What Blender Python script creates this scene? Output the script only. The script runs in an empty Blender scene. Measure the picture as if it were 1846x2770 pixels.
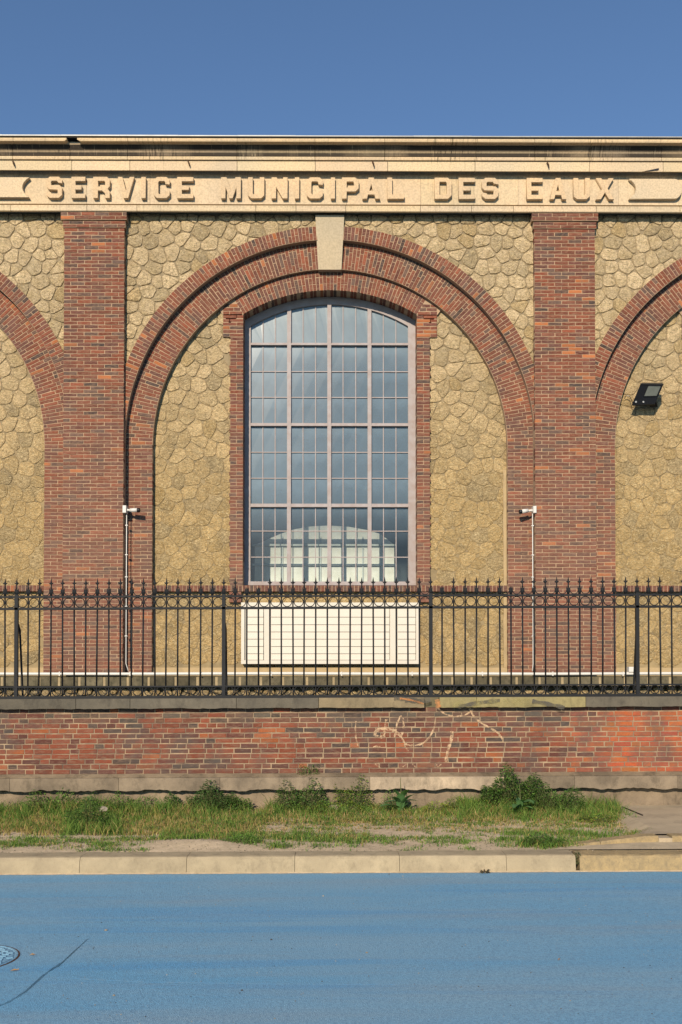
import bpy, bmesh, math, random
import numpy as np
from mathutils import Vector, Matrix
rnd = random.Random(7)
nrs = np.random.RandomState(11)

# ------------------------------------------------------------------ camera, world, sun, exposure
S = bpy.context.scene
C = S.collection
F, PW, PH = 2600.0, 1846, 2770
H = 1.78
YP = 1799.0
TH, PHI = math.radians(1.1), math.radians(0.28)
_fw = Vector((math.sin(PHI)*math.cos(TH), math.cos(PHI)*math.cos(TH), math.sin(TH)))
_rt = Vector((math.cos(PHI), -math.sin(PHI), 0))
_up = _rt.cross(_fw)
cam = bpy.data.cameras.new('camera'); co = bpy.data.objects.new('camera', cam); C.objects.link(co)
cam.sensor_width = 36; cam.lens = F/PH*36
cam.shift_y = (YP-PH/2)/PH
cam.clip_start = 0.1; cam.clip_end = 2000
co.matrix_world = Matrix(((_rt.x, _up.x, -_fw.x, 0), (_rt.y, _up.y, -_fw.y, 0), (_rt.z, _up.z, -_fw.z, H), (0, 0, 0, 1)))
S.camera = co
def W(px, py, Y):
    """world x, z of a photograph measurement on the vertical plane at distance Y"""
    d = _fw + _rt*((px-PW/2)/F) - _up*((py-YP)/F)
    t = Y/d.y
    return t*d.x, H + t*d.z
def WX(px, Y, py=1300): return W(px, py, Y)[0]
def WZ(py, Y, px=923): return W(px, py, Y)[1]
def G(px, py, z):
    """world x, y of a photograph measurement on the level z"""
    d = _fw + _rt*((px-PW/2)/F) - _up*((py-YP)/F)
    t = (z-H)/d.z
    return t*d.x, t*d.y

EL, AZ = math.radians(25.5), math.radians(15.0)
wd = bpy.data.worlds.new('World'); S.world = wd; wd.use_nodes = True
nt = wd.node_tree; nt.nodes.clear()
sky = nt.nodes.new('ShaderNodeTexSky'); sky.sky_type = 'NISHITA'; sky.sun_disc = False
sky.sun_elevation = EL; sky.sun_rotation = math.pi + AZ
sky.air_density = 1.0; sky.dust_density = 0.0; sky.ozone_density = 4.5; sky.altitude = 0
bg = nt.nodes.new('ShaderNodeBackground'); bg.inputs['Strength'].default_value = 0.13
ow = nt.nodes.new('ShaderNodeOutputWorld')
nt.links.new(sky.outputs[0], bg.inputs[0]); nt.links.new(bg.outputs[0], ow.inputs[0])
sl = bpy.data.lights.new('sun', 'SUN'); so = bpy.data.objects.new('sun', sl); C.objects.link(so)
sl.energy = 5.0; sl.angle = math.radians(0.5); sl.color = (1.0, 0.86, 0.68)
sdir = Vector((-math.sin(AZ)*math.cos(EL), -math.cos(AZ)*math.cos(EL), math.sin(EL)))
so.rotation_euler = (-sdir).to_track_quat('-Z', 'Y').to_euler()
S.view_settings.view_transform = 'Standard'; S.view_settings.look = 'None'
S.view_settings.exposure = 0.0; S.view_settings.gamma = 1.0; S.view_settings.use_curve_mapping = False
S.cycles.max_bounces = 8; S.cycles.diffuse_bounces = 1; S.cycles.transparent_max_bounces = 16

# ------------------------------------------------------------------ material helpers
class N:
    """thin node-tree helper"""
    def __init__(s, name):
        s.m = bpy.data.materials.new(name); s.m.use_nodes = True
        s.t = s.m.node_tree; s.b = s.t.nodes['Principled BSDF']; s.out = s.t.nodes['Material Output']
        s.pos = s.t.nodes.new('ShaderNodeNewGeometry').outputs['Position']
    def n(s, typ, **kw):
        o = s.t.nodes.new(typ)
        for k, v in kw.items(): setattr(o, k, v)
        return o
    def put(s, sock, v):
        if v is None: return
        if hasattr(v, 'links'): s.t.links.new(v, sock)
        else:
            if isinstance(v, (tuple, list)) and len(v) == 3 and sock.type == 'RGBA': v = (*v, 1)
            sock.default_value = v
    def map(s, scale, vec=None, loc=(0, 0, 0), rot=(0, 0, 0)):
        o = s.n('ShaderNodeMapping'); s.put(o.inputs[0], vec or s.pos)
        o.inputs['Scale'].default_value = scale; o.inputs['Location'].default_value = loc; o.inputs['Rotation'].default_value = rot
        return o.outputs[0]
    def noise(s, scale, detail=3, rough=.55, vec=None, dist=0):
        o = s.n('ShaderNodeTexNoise'); s.put(o.inputs['Vector'], vec or s.pos)
        o.inputs['Scale'].default_value = scale; o.inputs['Detail'].default_value = detail
        o.inputs['Roughness'].default_value = rough; o.inputs['Distortion'].default_value = dist
        return o.outputs[0]
    def voro(s, scale, vec=None, feat='F1', out=0):
        o = s.n('ShaderNodeTexVoronoi', feature=feat); s.put(o.inputs['Vector'], vec or s.pos)
        o.inputs['Scale'].default_value = scale
        return o.outputs[out]
    def ramp(s, v, lo, hi, a=0.0, b=1.0):
        o = s.n('ShaderNodeMapRange'); s.put(o.inputs[0], v)
        for i, x in zip((1, 2, 3, 4), (lo, hi, a, b)): o.inputs[i].default_value = x
        return o.outputs[0]
    def mix(s, f, a, b, mode='MIX'):
        o = s.n('ShaderNodeMix', data_type='RGBA', blend_type=mode)
        s.put(o.inputs[0], f); s.put(o.inputs[6], a); s.put(o.inputs[7], b)
        return o.outputs[2]
    def math(s, op, a, b=None):
        o = s.n('ShaderNodeMath', operation=op); s.put(o.inputs[0], a)
        if b is not None: s.put(o.inputs[1], b)
        return o.outputs[0]
    def sep(s, v=None):
        o = s.n('ShaderNodeSeparateXYZ'); s.put(o.inputs[0], v or s.pos); return o.outputs
    def tint(s):
        a = s.n('ShaderNodeAttribute', attribute_name='tint').outputs['Color']
        c = s.n('ShaderNodeObjectInfo').outputs['Color']
        return s.mix(1.0, a, c, 'MULTIPLY')
    def bump(s, h, strength=.4, dist=.01, prev=None):
        o = s.n('ShaderNodeBump'); s.put(o.inputs['Height'], h)
        o.inputs['Strength'].default_value = strength; o.inputs['Distance'].default_value = dist
        if prev is not None: s.put(o.inputs['Normal'], prev)
        return o.outputs[0]
    def fin(s, col, rough=.85, nrm=None, metal=0, spec=.3):
        s.put(s.b.inputs['Base Color'], col); s.put(s.b.inputs['Roughness'], rough)
        s.put(s.b.inputs['Normal'], nrm); s.b.inputs['Metallic'].default_value = metal
        s.b.inputs['Specular IOR Level'].default_value = spec
        return s.m

def mat_brick(name, smear, smear_col, soot=0.35):
    k = N(name); t = k.tint()
    g = k.noise(60, 4, .65)
    c = k.mix(k.ramp(g, .3, .75, 0, .5), t, k.mix(1, t, (.55, .5, .5), 'MULTIPLY'))
    s1 = k.noise(2.1, 5, .65)
    s2 = k.noise(26, 3, .6, k.map((.5, 1, 1.8)))
    f = k.math('MULTIPLY', k.ramp(s2, .46, .70), smear)
    c = k.mix(f, c, smear_col)
    c = k.mix(k.math('MULTIPLY', k.ramp(s1, .44, .68), soot), c, (.09, .075, .065))
    nn = k.bump(g, .5, .006)
    return k.fin(c, .9, nn, spec=.2)

def mat_plain(name, col, rough=.8, var=.2, scale=8, bump=.3, metal=0, dark=(.5, .5, .5), spec=.3, bscale=50, use_tint=False):
    k = N(name)
    base = k.mix(1, k.tint(), col, 'MULTIPLY') if use_tint else col
    n1 = k.noise(scale, 5, .6)
    c = k.mix(k.ramp(n1, .35, .7, 0, var), base, k.mix(1, base, dark, 'MULTIPLY'))
    return k.fin(c, rough, k.bump(k.noise(bscale, 3), bump, .006), metal, spec)

def mat_cornice():
    k = N('weathered_cream_stone'); x, y, z = k.sep()
    t = k.tint()
    vec = k.map((9, 1, .7)); streak = k.noise(2.2, 5, .65, vec)
    fine = k.noise(1, 4, .7, k.map((38, 3, 2.5)))
    blotch = k.noise(1.1, 3, .5)
    base = k.mix(k.ramp(blotch, .35, .7), (.74, .56, .35), (.62, .50, .34))
    base = k.mix(1, base, t, 'MULTIPLY')
    base = k.mix(k.ramp(k.noise(34, 4, .6), .38, .66, 0, .5), base, (.34, .275, .185))
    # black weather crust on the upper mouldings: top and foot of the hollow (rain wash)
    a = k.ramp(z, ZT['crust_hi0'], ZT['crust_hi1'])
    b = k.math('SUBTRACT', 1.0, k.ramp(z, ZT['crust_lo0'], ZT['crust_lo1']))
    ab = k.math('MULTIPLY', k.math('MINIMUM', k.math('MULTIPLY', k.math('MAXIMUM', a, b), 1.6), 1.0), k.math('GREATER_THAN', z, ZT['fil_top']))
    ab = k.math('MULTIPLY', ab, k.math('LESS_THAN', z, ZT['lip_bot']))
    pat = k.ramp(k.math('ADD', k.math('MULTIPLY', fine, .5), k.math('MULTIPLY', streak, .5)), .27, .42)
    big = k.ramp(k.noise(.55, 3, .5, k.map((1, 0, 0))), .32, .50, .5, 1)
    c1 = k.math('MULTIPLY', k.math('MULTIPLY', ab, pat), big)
    # lighter run-off streaks everywhere on the cornice
    up = k.ramp(z, ZT['fas_top']-.02, ZT['fas_top']+.02, .2, 1)
    c2 = k.math('MULTIPLY', k.math('MULTIPLY', k.ramp(fine, .53, .68), k.ramp(k.noise(.8, 2, .5, k.map((1, 0, 0))), .47, .60)), up)
    # sooty edge at the top of every flat band
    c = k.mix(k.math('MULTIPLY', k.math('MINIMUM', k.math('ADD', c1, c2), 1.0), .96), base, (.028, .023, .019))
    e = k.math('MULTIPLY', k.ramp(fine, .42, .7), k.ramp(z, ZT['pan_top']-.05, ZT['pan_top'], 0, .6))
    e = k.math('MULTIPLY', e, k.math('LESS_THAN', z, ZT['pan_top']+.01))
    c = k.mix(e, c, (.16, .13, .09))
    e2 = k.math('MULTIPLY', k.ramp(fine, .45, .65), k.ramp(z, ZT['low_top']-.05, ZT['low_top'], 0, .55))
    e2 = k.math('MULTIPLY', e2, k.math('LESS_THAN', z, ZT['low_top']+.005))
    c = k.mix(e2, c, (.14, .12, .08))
    return k.fin(c, .9, k.bump(k.noise(45, 4, .7), .35, .005), spec=.2)

def mat_stone():
    k = N('ochre_rubble_stone'); x, y, z = k.sep()
    t = k.tint()
    n1 = k.noise(7, 4, .65); n2 = k.noise(2.0, 3, .5)
    low = k.math('SUBTRACT', 1.0, k.ramp(z, 4.5, 8.2))
    c = k.mix(k.math('MULTIPLY', k.ramp(n1, .42, .7), .45), t, (.50, .34, .135))
    grey = k.ramp(k.noise(3.0, 5, .7, k.map((1, 1, 1.2), loc=(3, 0, 9))), .54, .70)
    amt = k.math('MULTIPLY', grey, k.ramp(low, 0, 1, .35, .65))
    c = k.mix(amt, c, (.19, .16, .105))
    pits = k.ramp(k.noise(24, 4, .7, None, 1.2), .50, .64)
    c = k.mix(k.math('MULTIPLY', pits, .7), c, (.20, .145, .07))
    hl = k.ramp(k.noise(17, 3, .6, k.map((1, 1, 1.6), rot=(0, .6, 0)), 2.2), .51, .60)
    c = k.mix(k.math('MULTIPLY', hl, .7), c, (.84, .66, .36))
    st = k.ramp(k.noise(11, 3, .6, k.map((1, 1, 2.6), rot=(0, -.5, 0)), 3.0), .46, .56)
    c = k.mix(k.math('MULTIPLY', st, .42), c, (.27, .20, .10))
    h = k.noise(15, 5, .75, k.map((1, 1, 1.7), rot=(0, .6, 0)), 2.5)
    return k.fin(c, .95, k.bump(h, 1.0, .045), spec=.15)

def mat_mortar(name, col, col2):
    k = N(name)
    c = k.mix(k.ramp(k.noise(5, 5, .6), .35, .7), col, col2)
    return k.fin(c, .95, k.bump(k.noise(70, 3), .5, .005), spec=.15)

def mat_road():
    k = N('blue_painted_asphalt'); x, y, z = k.sep()
    v = k.map((.35, 1.6, 1))
    n1 = k.noise(.9, 5, .6, v, .4)
    c = k.mix(k.ramp(n1, .34, .66), (.165, .40, .585), (.25, .43, .545))
    wear = k.ramp(k.noise(1.5, 4, .6, k.map((.16, 2.2, 1), loc=(4, 2, 0)), .3), .50, .70)
    c = k.mix(k.math('MULTIPLY', wear, .6), c, (.29, .375, .42))
    blue = k.ramp(k.noise(1.3, 4, .6, k.map((.12, 1.9, 1), loc=(9, 7, 0)), .4), .57, .68)
    c = k.mix(k.math('MULTIPLY', blue, .6), c, (.11, .35, .60))
    g = k.noise(120, 3, .7); g2 = k.voro(150)
    c = k.mix(k.ramp(g, .46, .66, 0, .6), c, (.08, .17, .27))
    c = k.mix(k.ramp(k.noise(48, 4, .8), .46, .62, 0, .5), c, (.10, .20, .31))
    c = k.mix(k.ramp(k.noise(160, 2, .6, k.map((1, 1, 1), loc=(2, 2, 0))), .60, .76, 0, .5), c, (.34, .46, .58))
    tan = k.ramp(k.noise(75, 2, .5, k.map((1, 1, 1), loc=(5, 1, 0))), .66, .72, 0, .5)
    c = k.mix(tan, c, (.30, .27, .22))
    return k.fin(c, .8, k.bump(g2, .55, .006, k.bump(g, .4, .004)), spec=.25)

def mat_concrete(name, a, b, stain=(.10, .09, .075), amt=.5, sc=2.5, bump=.4):
    k = N(name)
    c = k.mix(k.ramp(k.noise(sc, 5, .65), .35, .68), a, b)
    c = k.mix(k.math('MULTIPLY', k.ramp(k.noise(sc*2.4, 5, .75, k.map((1, 1, .6), loc=(3, 1, 7))), .5, .72), amt), c, stain)
    c = k.mix(k.ramp(k.noise(95, 3, .7), .55, .8, 0, .45), c, k.mix(1, c, (.5, .47, .43), 'MULTIPLY'))
    c = k.mix(1, c, k.tint(), 'MULTIPLY')
    return k.fin(c, .92, k.bump(k.noise(60, 4, .7), bump, .008), spec=.15)

def mat_leaf(name, rough=.6):
    k = N(name); t = k.tint()
    c = k.mix(k.ramp(k.noise(14, 3), .3, .7, 0, .4), t, k.mix(1, t, (.6, .65, .5), 'MULTIPLY'))
    k.put(k.b.inputs['Base Color'], c); k.b.inputs['Roughness'].default_value = rough
    k.b.inputs['Specular IOR Level'].default_value = .25
    tr = k.n('ShaderNodeBsdfTranslucent'); k.put(tr.inputs[0], k.mix(1, c, (1.1, 1.3, .5), 'MULTIPLY'))
    mx = k.n('ShaderNodeMixShader'); mx.inputs[0].default_value = .25
    k.t.links.new(k.b.outputs[0], mx.inputs[1]); k.t.links.new(tr.outputs[0], mx.inputs[2])
    k.t.links.new(mx.outputs[0], k.out.inputs[0])
    return k.m

def mat_glass():
    k = N('dusty_sky_tinted_glass')
    uv = k.n('ShaderNodeUVMap').outputs[0]
    u, v, _ = k.sep(uv)
    # dust film, heaviest under each pane's upper edge; left painted paler as sky reflection
    x, y, z = k.sep()
    nz = k.noise(5.5, 4, .6); nb = k.noise(1.3, 3, .5)
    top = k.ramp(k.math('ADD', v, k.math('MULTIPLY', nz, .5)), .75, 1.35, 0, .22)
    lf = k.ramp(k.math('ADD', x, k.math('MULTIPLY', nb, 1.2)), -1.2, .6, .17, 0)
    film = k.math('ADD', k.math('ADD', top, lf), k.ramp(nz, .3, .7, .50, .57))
    hi = k.ramp(k.math('ADD', z, k.math('MULTIPLY', nb, .5)), ZT['glass_hi'], ZT['glass_hi']+.5, 0, .22)  # upper row painted paler, standing for the lit hall behind
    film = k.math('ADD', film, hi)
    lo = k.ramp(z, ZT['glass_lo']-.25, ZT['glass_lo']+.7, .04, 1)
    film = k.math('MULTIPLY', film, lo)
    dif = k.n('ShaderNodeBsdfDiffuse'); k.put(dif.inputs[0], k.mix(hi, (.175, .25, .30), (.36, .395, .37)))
    tr = k.n('ShaderNodeBsdfTransparent'); tr.inputs[0].default_value = (.92, .97, .97, 1)
    m1 = k.n('ShaderNodeMixShader'); k.put(m1.inputs[0], film)
    k.t.links.new(tr.outputs[0], m1.inputs[1]); k.t.links.new(dif.outputs[0], m1.inputs[2])
    gl = k.n('ShaderNodeBsdfGlossy'); gl.inputs['Roughness'].default_value = .2
    pass
    fr = k.n('ShaderNodeFresnel'); fr.inputs[0].default_value = 1.7
    m2 = k.n('ShaderNodeMixShader'); k.put(m2.inputs[0], fr.outputs[0])
    k.t.links.new(m1.outputs[0], m2.inputs[1]); k.t.links.new(gl.outputs[0], m2.inputs[2])
    k.t.links.new(m2.outputs[0], k.out.inputs[0])
    return k.m

# ------------------------------------------------------------------ depths (metres from the camera) and heights
YPI, YOR, YSP, YMR, YIN, YWR, YFR, YGL = 16.15, 16.225, 16.27, 16.345, 16.465, 16.42, 16.72, 16.76
YLIP, YFAS, YPAN, YLOW, YLET = 15.84, 16.00, 16.135, 16.085, 16.062
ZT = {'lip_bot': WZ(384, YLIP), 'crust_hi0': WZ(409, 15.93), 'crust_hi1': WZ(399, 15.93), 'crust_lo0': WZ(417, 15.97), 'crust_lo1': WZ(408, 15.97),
      'fil_top': WZ(424.5, 15.98), 'fas_top': WZ(436, YFAS), 'pan_top': WZ(478, YPAN), 'low_top': WZ(557, YLOW),
      'glass_hi': WZ(960, YGL), 'glass_lo': WZ(1440, YGL)}

M = {}
M['brick'] = mat_brick('old_red_brick', .6, (.31, .185, .12), .4)
M['wallbrick'] = mat_brick('boundary_wall_brick', .5, (.24, .15, .10), .75)
M['mortar'] = mat_mortar('buff_mortar', (.47, .325, .205), (.34, .235, .155))
M['wmortar'] = mat_mortar('wall_mortar', (.40, .29, .18), (.14, .105, .08))
kk = N('stone_joint_mortar'); _x, _y, _z = kk.sep()
_c = kk.mix(kk.ramp(_z, 4.8, 8.0), (.36, .27, .14), (.33, .26, .16)); M['smortar'] = kk.fin(kk.mix(kk.ramp(kk.noise(4, 4), .35, .7), _c, (.20, .155, .09)), .95)
M['stone'] = mat_stone()
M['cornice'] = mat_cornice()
M['plaster'] = mat_concrete('ochre_plaster_margin', (.50, .37, .20), (.40, .30, .17), (.2, .16, .1), .3)
M['plinth'] = mat_concrete('mossy_plinth_stone', (.16, .135, .09), (.075, .068, .045), (.035, .032, .022), .7, 6)
M['pmortar'] = mat_mortar('plinth_mortar', (.42, .33, .19), (.28, .22, .13))
M['coping'] = mat_concrete('sooty_coping_stone', (.155, .135, .10), (.11, .098, .076), (.05, .045, .038), .6, 3)
M['band'] = mat_concrete('weathered_concrete', (.34, .265, .185), (.19, .15, .108), (.07, .058, .043), .65, 2.6)
M['kerb'] = mat_concrete('sandy_kerb_concrete', (.44, .355, .225), (.33, .265, .17), (.19, .155, .10), .55, 3.4)
M['kerb2'] = mat_concrete('rough_granite_kerb', (.44, .32, .16), (.30, .23, .13), (.17, .145, .10), .5, 14, .9)
M['pave'] = mat_concrete('grey_pavement', (.52, .415, .27), (.40, .32, .215), (.20, .165, .115), .5, 1.6)
M['soil'] = mat_concrete('dry_gravelly_soil', (.64, .50, .33), (.47, .37, .24), (.24, .19, .11), .5, 9, 1.0)
M['road'] = mat_road()
M['iron'] = mat_plain('dark_painted_iron', (.013, .014, .016), .65, .5, 20, .3, .0, (.5, .6, .6), .3)
M['sash'] = mat_plain('pale_mauve_paint', (.385, .345, .335), .6, .5, 9, .25, dark=(.72, .55, .45))
M['white'] = mat_plain('cream_white_paint', (.66, .61, .51), .5, .22, 3, .1, dark=(.86, .8, .72))
M['wplast'] = mat_plain('white_plastic', (.68, .66, .60), .4, .1, 8, .05)
M['black'] = mat_plain('black_plastic', (.012, .012, .014), .35, .2, 10, .1, spec=.5)
M['lead'] = mat_plain('grey_roof_flashing', (.36, .37, .36), .5, .4, 4, .2, .3)
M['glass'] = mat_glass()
M['room'] = mat_plain('grey_blue_interior_wall', (.30, .37, .42), .9, .3, 1.2, .1)
M['tank'] = mat_plain('whitewashed_masonry', (.90, .88, .78), .9, .5, 5, .8, dark=(.6, .6, .53), bscale=12)
M['tankshade'] = mat_plain('mullion_shadow_tone', (.62, .66, .62), .9, .4, 7, .5)
M['leaf'] = mat_leaf('leaf_green')
M['grass'] = mat_leaf('grass_blades', .7)
M['stem'] = mat_plain('plant_stem', (.10, .11, .04), .8)
M['lampglass'] = mat_plain('floodlight_glass', (.17, .18, .15), .12, .5, 10, .05, dark=(.6, .6, .55), spec=.8)
M['rust'] = mat_plain('rusty_iron', (.10, .055, .03), .9, .5, 20, .5)
M['chip'] = mat_concrete('pale_rubble', (.38, .32, .25), (.28, .24, .18))
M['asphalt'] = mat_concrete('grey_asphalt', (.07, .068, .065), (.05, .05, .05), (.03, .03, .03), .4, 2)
M['dark'] = mat_plain('dark_earth', (.03, .027, .022), .95)
M['dryleaf'] = mat_plain('dry_leaf', (.32, .19, .07), .8, .4, 30)

def mat_paint(name, col, lo, hi, amt=.8, sc=22):
    k = N(name)
    f = k.math('MULTIPLY', k.ramp(k.noise(sc, 4, .7), lo, hi), amt)
    d = k.n('ShaderNodeBsdfDiffuse'); k.put(d.inputs[0], (*col, 1))
    t = k.n('ShaderNodeBsdfTransparent'); mx = k.n('ShaderNodeMixShader')
    k.put(mx.inputs[0], f); k.t.links.new(t.outputs[0], mx.inputs[1]); k.t.links.new(d.outputs[0], mx.inputs[2])
    k.t.links.new(mx.outputs[0], k.out.inputs[0]); return k.m
M['graf'] = mat_paint('faded_cream_spray_paint', (.68, .47, .29), .38, .60, .80)
M['grafd'] = mat_paint('dark_grey_paint', (.12, .11, .09), .3, .6, .75, 9)
M['graft'] = mat_paint('orange_rust_paint', (.55, .25, .10), .3, .6, .8, 12)
M['grafy'] = mat_paint('yellow_green_lichen', (.42, .36, .15), .45, .68, .6, 7)

# ------------------------------------------------------------------ object helpers
def link(o, parent=None):
    C.objects.link(o)
    if parent is not None: o.parent = parent
    return o
def thing(name, label, cat, loc=(0, 0, 0), group=None):
    o = bpy.data.objects.new(name, None); C.objects.link(o); o.location = loc; o.empty_display_size = .1
    o['label'] = label; o['category'] = cat
    if group: o['group'] = group
    return o
def tag(o, label, cat, group=None):
    o['label'] = label; o['category'] = cat
    if group: o['group'] = group
    return o
class MB:
    def __init__(s): s.v, s.f, s.c = [], [], []
    def add(s, vs, fs, col=(1, 1, 1)):
        b = len(s.v); s.v += [tuple(q) for q in vs]; s.f += [tuple(b+i for i in f) for f in fs]; s.c += [col]*len(vs)
    def box(s, x0, x1, y0, y1, z0, z1, col=(1, 1, 1)):
        if x0 > x1: x0, x1 = x1, x0
        if y0 > y1: y0, y1 = y1, y0
        if z0 > z1: z0, z1 = z1, z0
        s.add([(x0, y0, z0), (x1, y0, z0), (x1, y1, z0), (x0, y1, z0), (x0, y0, z1), (x1, y0, z1), (x1, y1, z1), (x0, y1, z1)],
              [(0, 1, 5, 4), (1, 2, 6, 5), (2, 3, 7, 6), (3, 0, 4, 7), (4, 5, 6, 7), (3, 2, 1, 0)], col)
    def prism(s, pts, y0, y1, col=(1, 1, 1), bev=0):
        """outline pts [(x,z)] counter-clockwise as seen from the camera, from front y0 to back y1"""
        n = len(pts)
        if bev:
            cx = sum(p[0] for p in pts)/n; cz = sum(p[1] for p in pts)/n
            fr = []
            for i in range(n):
                a, b, c = pts[i-1], pts[i], pts[(i+1) % n]
                d1 = Vector((b[0]-a[0], b[1]-a[1])).normalized(); d2 = Vector((c[0]-b[0], c[1]-b[1])).normalized()
                nn = Vector((-(d1.y+d2.y), d1.x+d2.x)); nn = nn/max(nn.length, 1e-6)
                fr.append((b[0]+nn.x*bev, b[1]+nn.y*bev))
            vs = [(x, y0, z) for x, z in fr]+[(x, y0+bev, z) for x, z in pts]+[(x, y1, z) for x, z in pts]
            fs = [tuple(range(n)), tuple(range(3*n-1, 2*n-1, -1))]
            for k in (0, n):
                fs += [(k+i, k+n+i, k+n+(i+1) % n, k+(i+1) % n) for i in range(n)]
        else:
            vs = [(x, y0, z) for x, z in pts]+[(x, y1, z) for x, z in pts]
            fs = [tuple(range(n)), tuple(range(2*n-1, n-1, -1))]+[(i, n+i, n+(i+1) % n, (i+1) % n) for i in range(n)]
        s.add(vs, fs, col)
    def tube(s, p, r, n=6, col=(1, 1, 1), cap=True):
        p = [Vector(q) for q in p]; rs = r if isinstance(r, (list, tuple)) else [r]*len(p)
        b = []; 
        for i, q in enumerate(p):
            d = (p[min(i+1, len(p)-1)]-p[max(i-1, 0)]).normalized()
            a = Vector((0, 1, 0)) if abs(d.y) < .9 else Vector((1, 0, 0))
            u = d.cross(a).normalized(); w = d.cross(u)
            b += [q+(u*math.cos(2*math.pi*j/n)+w*math.sin(2*math.pi*j/n))*rs[i] for j in range(n)]
        fs = [(i*n+j, i*n+(j+1) % n, (i+1)*n+(j+1) % n, (i+1)*n+j) for i in range(len(p)-1) for j in range(n)]
        if cap: fs += [tuple(range(n-1, -1, -1)), tuple(range((len(p)-1)*n, len(p)*n))]
        s.add(b, fs, col)
    def ring(s, cx, cz, y, R, r, a0=0, a1=2*math.pi, n=20, m=5, col=(1, 1, 1)):
        full = abs(a1-a0-2*math.pi) < 1e-6
        pts = [(cx+R*math.cos(a0+(a1-a0)*i/n), y, cz+R*math.sin(a0+(a1-a0)*i/n)) for i in range(n+1)]
        s.tube(pts, r, m, col, cap=not full)
    def build(s, name, mat, parent=None, smooth=False, fix=False):
        me = bpy.data.meshes.new(name); me.from_pydata(s.v, [], s.f)
        a = me.color_attributes.new('tint', 'FLOAT_COLOR', 'POINT')
        a.data.foreach_set('color', np.array([(*c, 1) for c in s.c], dtype=np.float32).ravel())
        me.materials.append(mat)
        if fix:
            bm = bmesh.new(); bm.from_mesh(me); bmesh.ops.recalc_face_normals(bm, faces=bm.faces); bm.to_mesh(me); bm.free()
        if smooth: me.polygons.foreach_set('use_smooth', [True]*len(me.polygons))
        me.update()
        return link(bpy.data.objects.new(name, me), parent)

# ------------------------------------------------------------------ bricks
def brick_geo(w, h, d, c=.004, j=0.0, r=rnd):
    a, b = w/2, h/2
    q = lambda: r.uniform(-j, j)
    fr = [(sx*(a-c)+q(), q(), sz*(b-c)+q()) for sx, sz in ((-1, -1), (1, -1), (1, 1), (-1, 1))]
    md = [(sx*a+q(), c, sz*b+q()) for sx, sz in ((-1, -1), (1, -1), (1, 1), (-1, 1))]
    bk = [(sx*a, d, sz*b) for sx, sz in ((-1, -1), (1, -1), (1, 1), (-1, 1))]
    fs = [(0, 1, 2, 3)]
    for k in (0, 4): fs += [(k+i, k+4+i, k+4+(i+1) % 4, k+(i+1) % 4) for i in range(4)]
    return fr+md+bk, fs
class Bricks:
    """collects bricks; the 300 that show largest become objects, the rest one joined part"""
    def __init__(s): s.L = []
    def add(s, x, z, w, h, ang, Y, d, col, px_vis=True): s.L.append((x, z, w, h, ang, Y, d, col, px_vis))
    def build(s, parent, mat, limit=300, name='brick', rest='brickwork', mesh_mat=None):
        L = sorted(s.L, key=lambda q: (not q[8], -round(q[2]*q[3]/q[5]**2*1e4, 0), math.hypot(q[0]-.0, q[1]-6)))
        cache = {}
        for i, (x, z, w, h, ang, Y, d, col, vis) in enumerate(L[:limit]):
            key = (round(w, 2), round(h, 3), round(d, 2), i % 3)
            if key not in cache:
                vs, fs = brick_geo(key[0], key[1], key[2], j=.0022, r=random.Random(i))
                me = bpy.data.meshes.new(name); me.from_pydata(vs, [], fs)
                a = me.color_attributes.new('tint', 'FLOAT_COLOR', 'POINT'); a.data.foreach_set('color', [1.0]*4*len(vs))
                me.materials.append(mat); cache[key] = me
            o = bpy.data.objects.new(name, cache[key]); o.location = (x, Y+rnd.uniform(-.002, .002), z); o.rotation_euler = (0, -ang, 0)
            o.color = (*col, 1); link(o, parent)
        mb = MB()
        for (x, z, w, h, ang, Y, d, col, vis) in L[limit:]:
            vs, fs = brick_geo(w, h, d, j=.0022); ca, sa = math.cos(ang), math.sin(ang); yo = Y+rnd.uniform(-.002, .002)
            mb.add([(x+vx*ca-vz*sa, yo+vy, z+vx*sa+vz*ca) for vx, vy, vz in vs], fs, col)
        o = mb.build(rest, mat, parent); o['kind'] = 'stuff'
        return o

def mixc(a, b, t): return tuple(a[i]*(1-t)+b[i]*t for i in range(3))
def brick_col(z, r=rnd):
    t = r.random()
    if t < .42: c = (.225, .074, .043)
    elif t < .66: c = (.175, .068, .050)
    elif t < .80: c = (.285, .085, .045)
    elif t < .93: c = (.145, .090, .070)
    elif t < .97: c = (.075, .055, .048)
    else: c = (.50, .17, .06)
    k = r.uniform(.72, 1.08); c = tuple(v*k for v in c)
    d = min(max((7.2-z)/3.2, 0), 1)*.30
    return mixc(c, (.29, .17, .12), d)
CH, BL, JT = WZ(1000, YPI)-WZ(1009.73, YPI), .2315, .0095      # course height, brick length with joint, joint
def course_fill(B, x0, x1, z0, z1, Y, d, phase=0, tooth=0, vis=True, colf=brick_col, first=None):
    """running bond with half bricks at alternate ends"""
    n = max(1, round((z1-z0)/CH)); ch = (z1-z0)/n
    w = x1-x0
    for i in range(n):
        zc = z0+(i+.5)*ch
        ln = [BL/2] if (i+phase) % 2 else []
        rem = w-sum(ln)
        while rem > BL*1.25: ln.append(BL); rem -= BL
        if rem > BL*.9 or rem < BL*.8 and rem > .05: ln.append(rem)
        else: ln.append(rem) if rem > .04 else None
        if rem <= .04: ln[-1] += rem
        tot = sum(ln); x = x0
        for b in ln:
            b = b*w/tot
            jit = rnd.uniform(-.003, .003)
            B.add(x+b/2+jit, zc+rnd.uniform(-.0012, .0012), b-JT+rnd.uniform(-.002, .002), ch-JT*.95, rnd.uniform(-.004, .004), Y, d, colf(zc), vis)
            x += b
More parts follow.
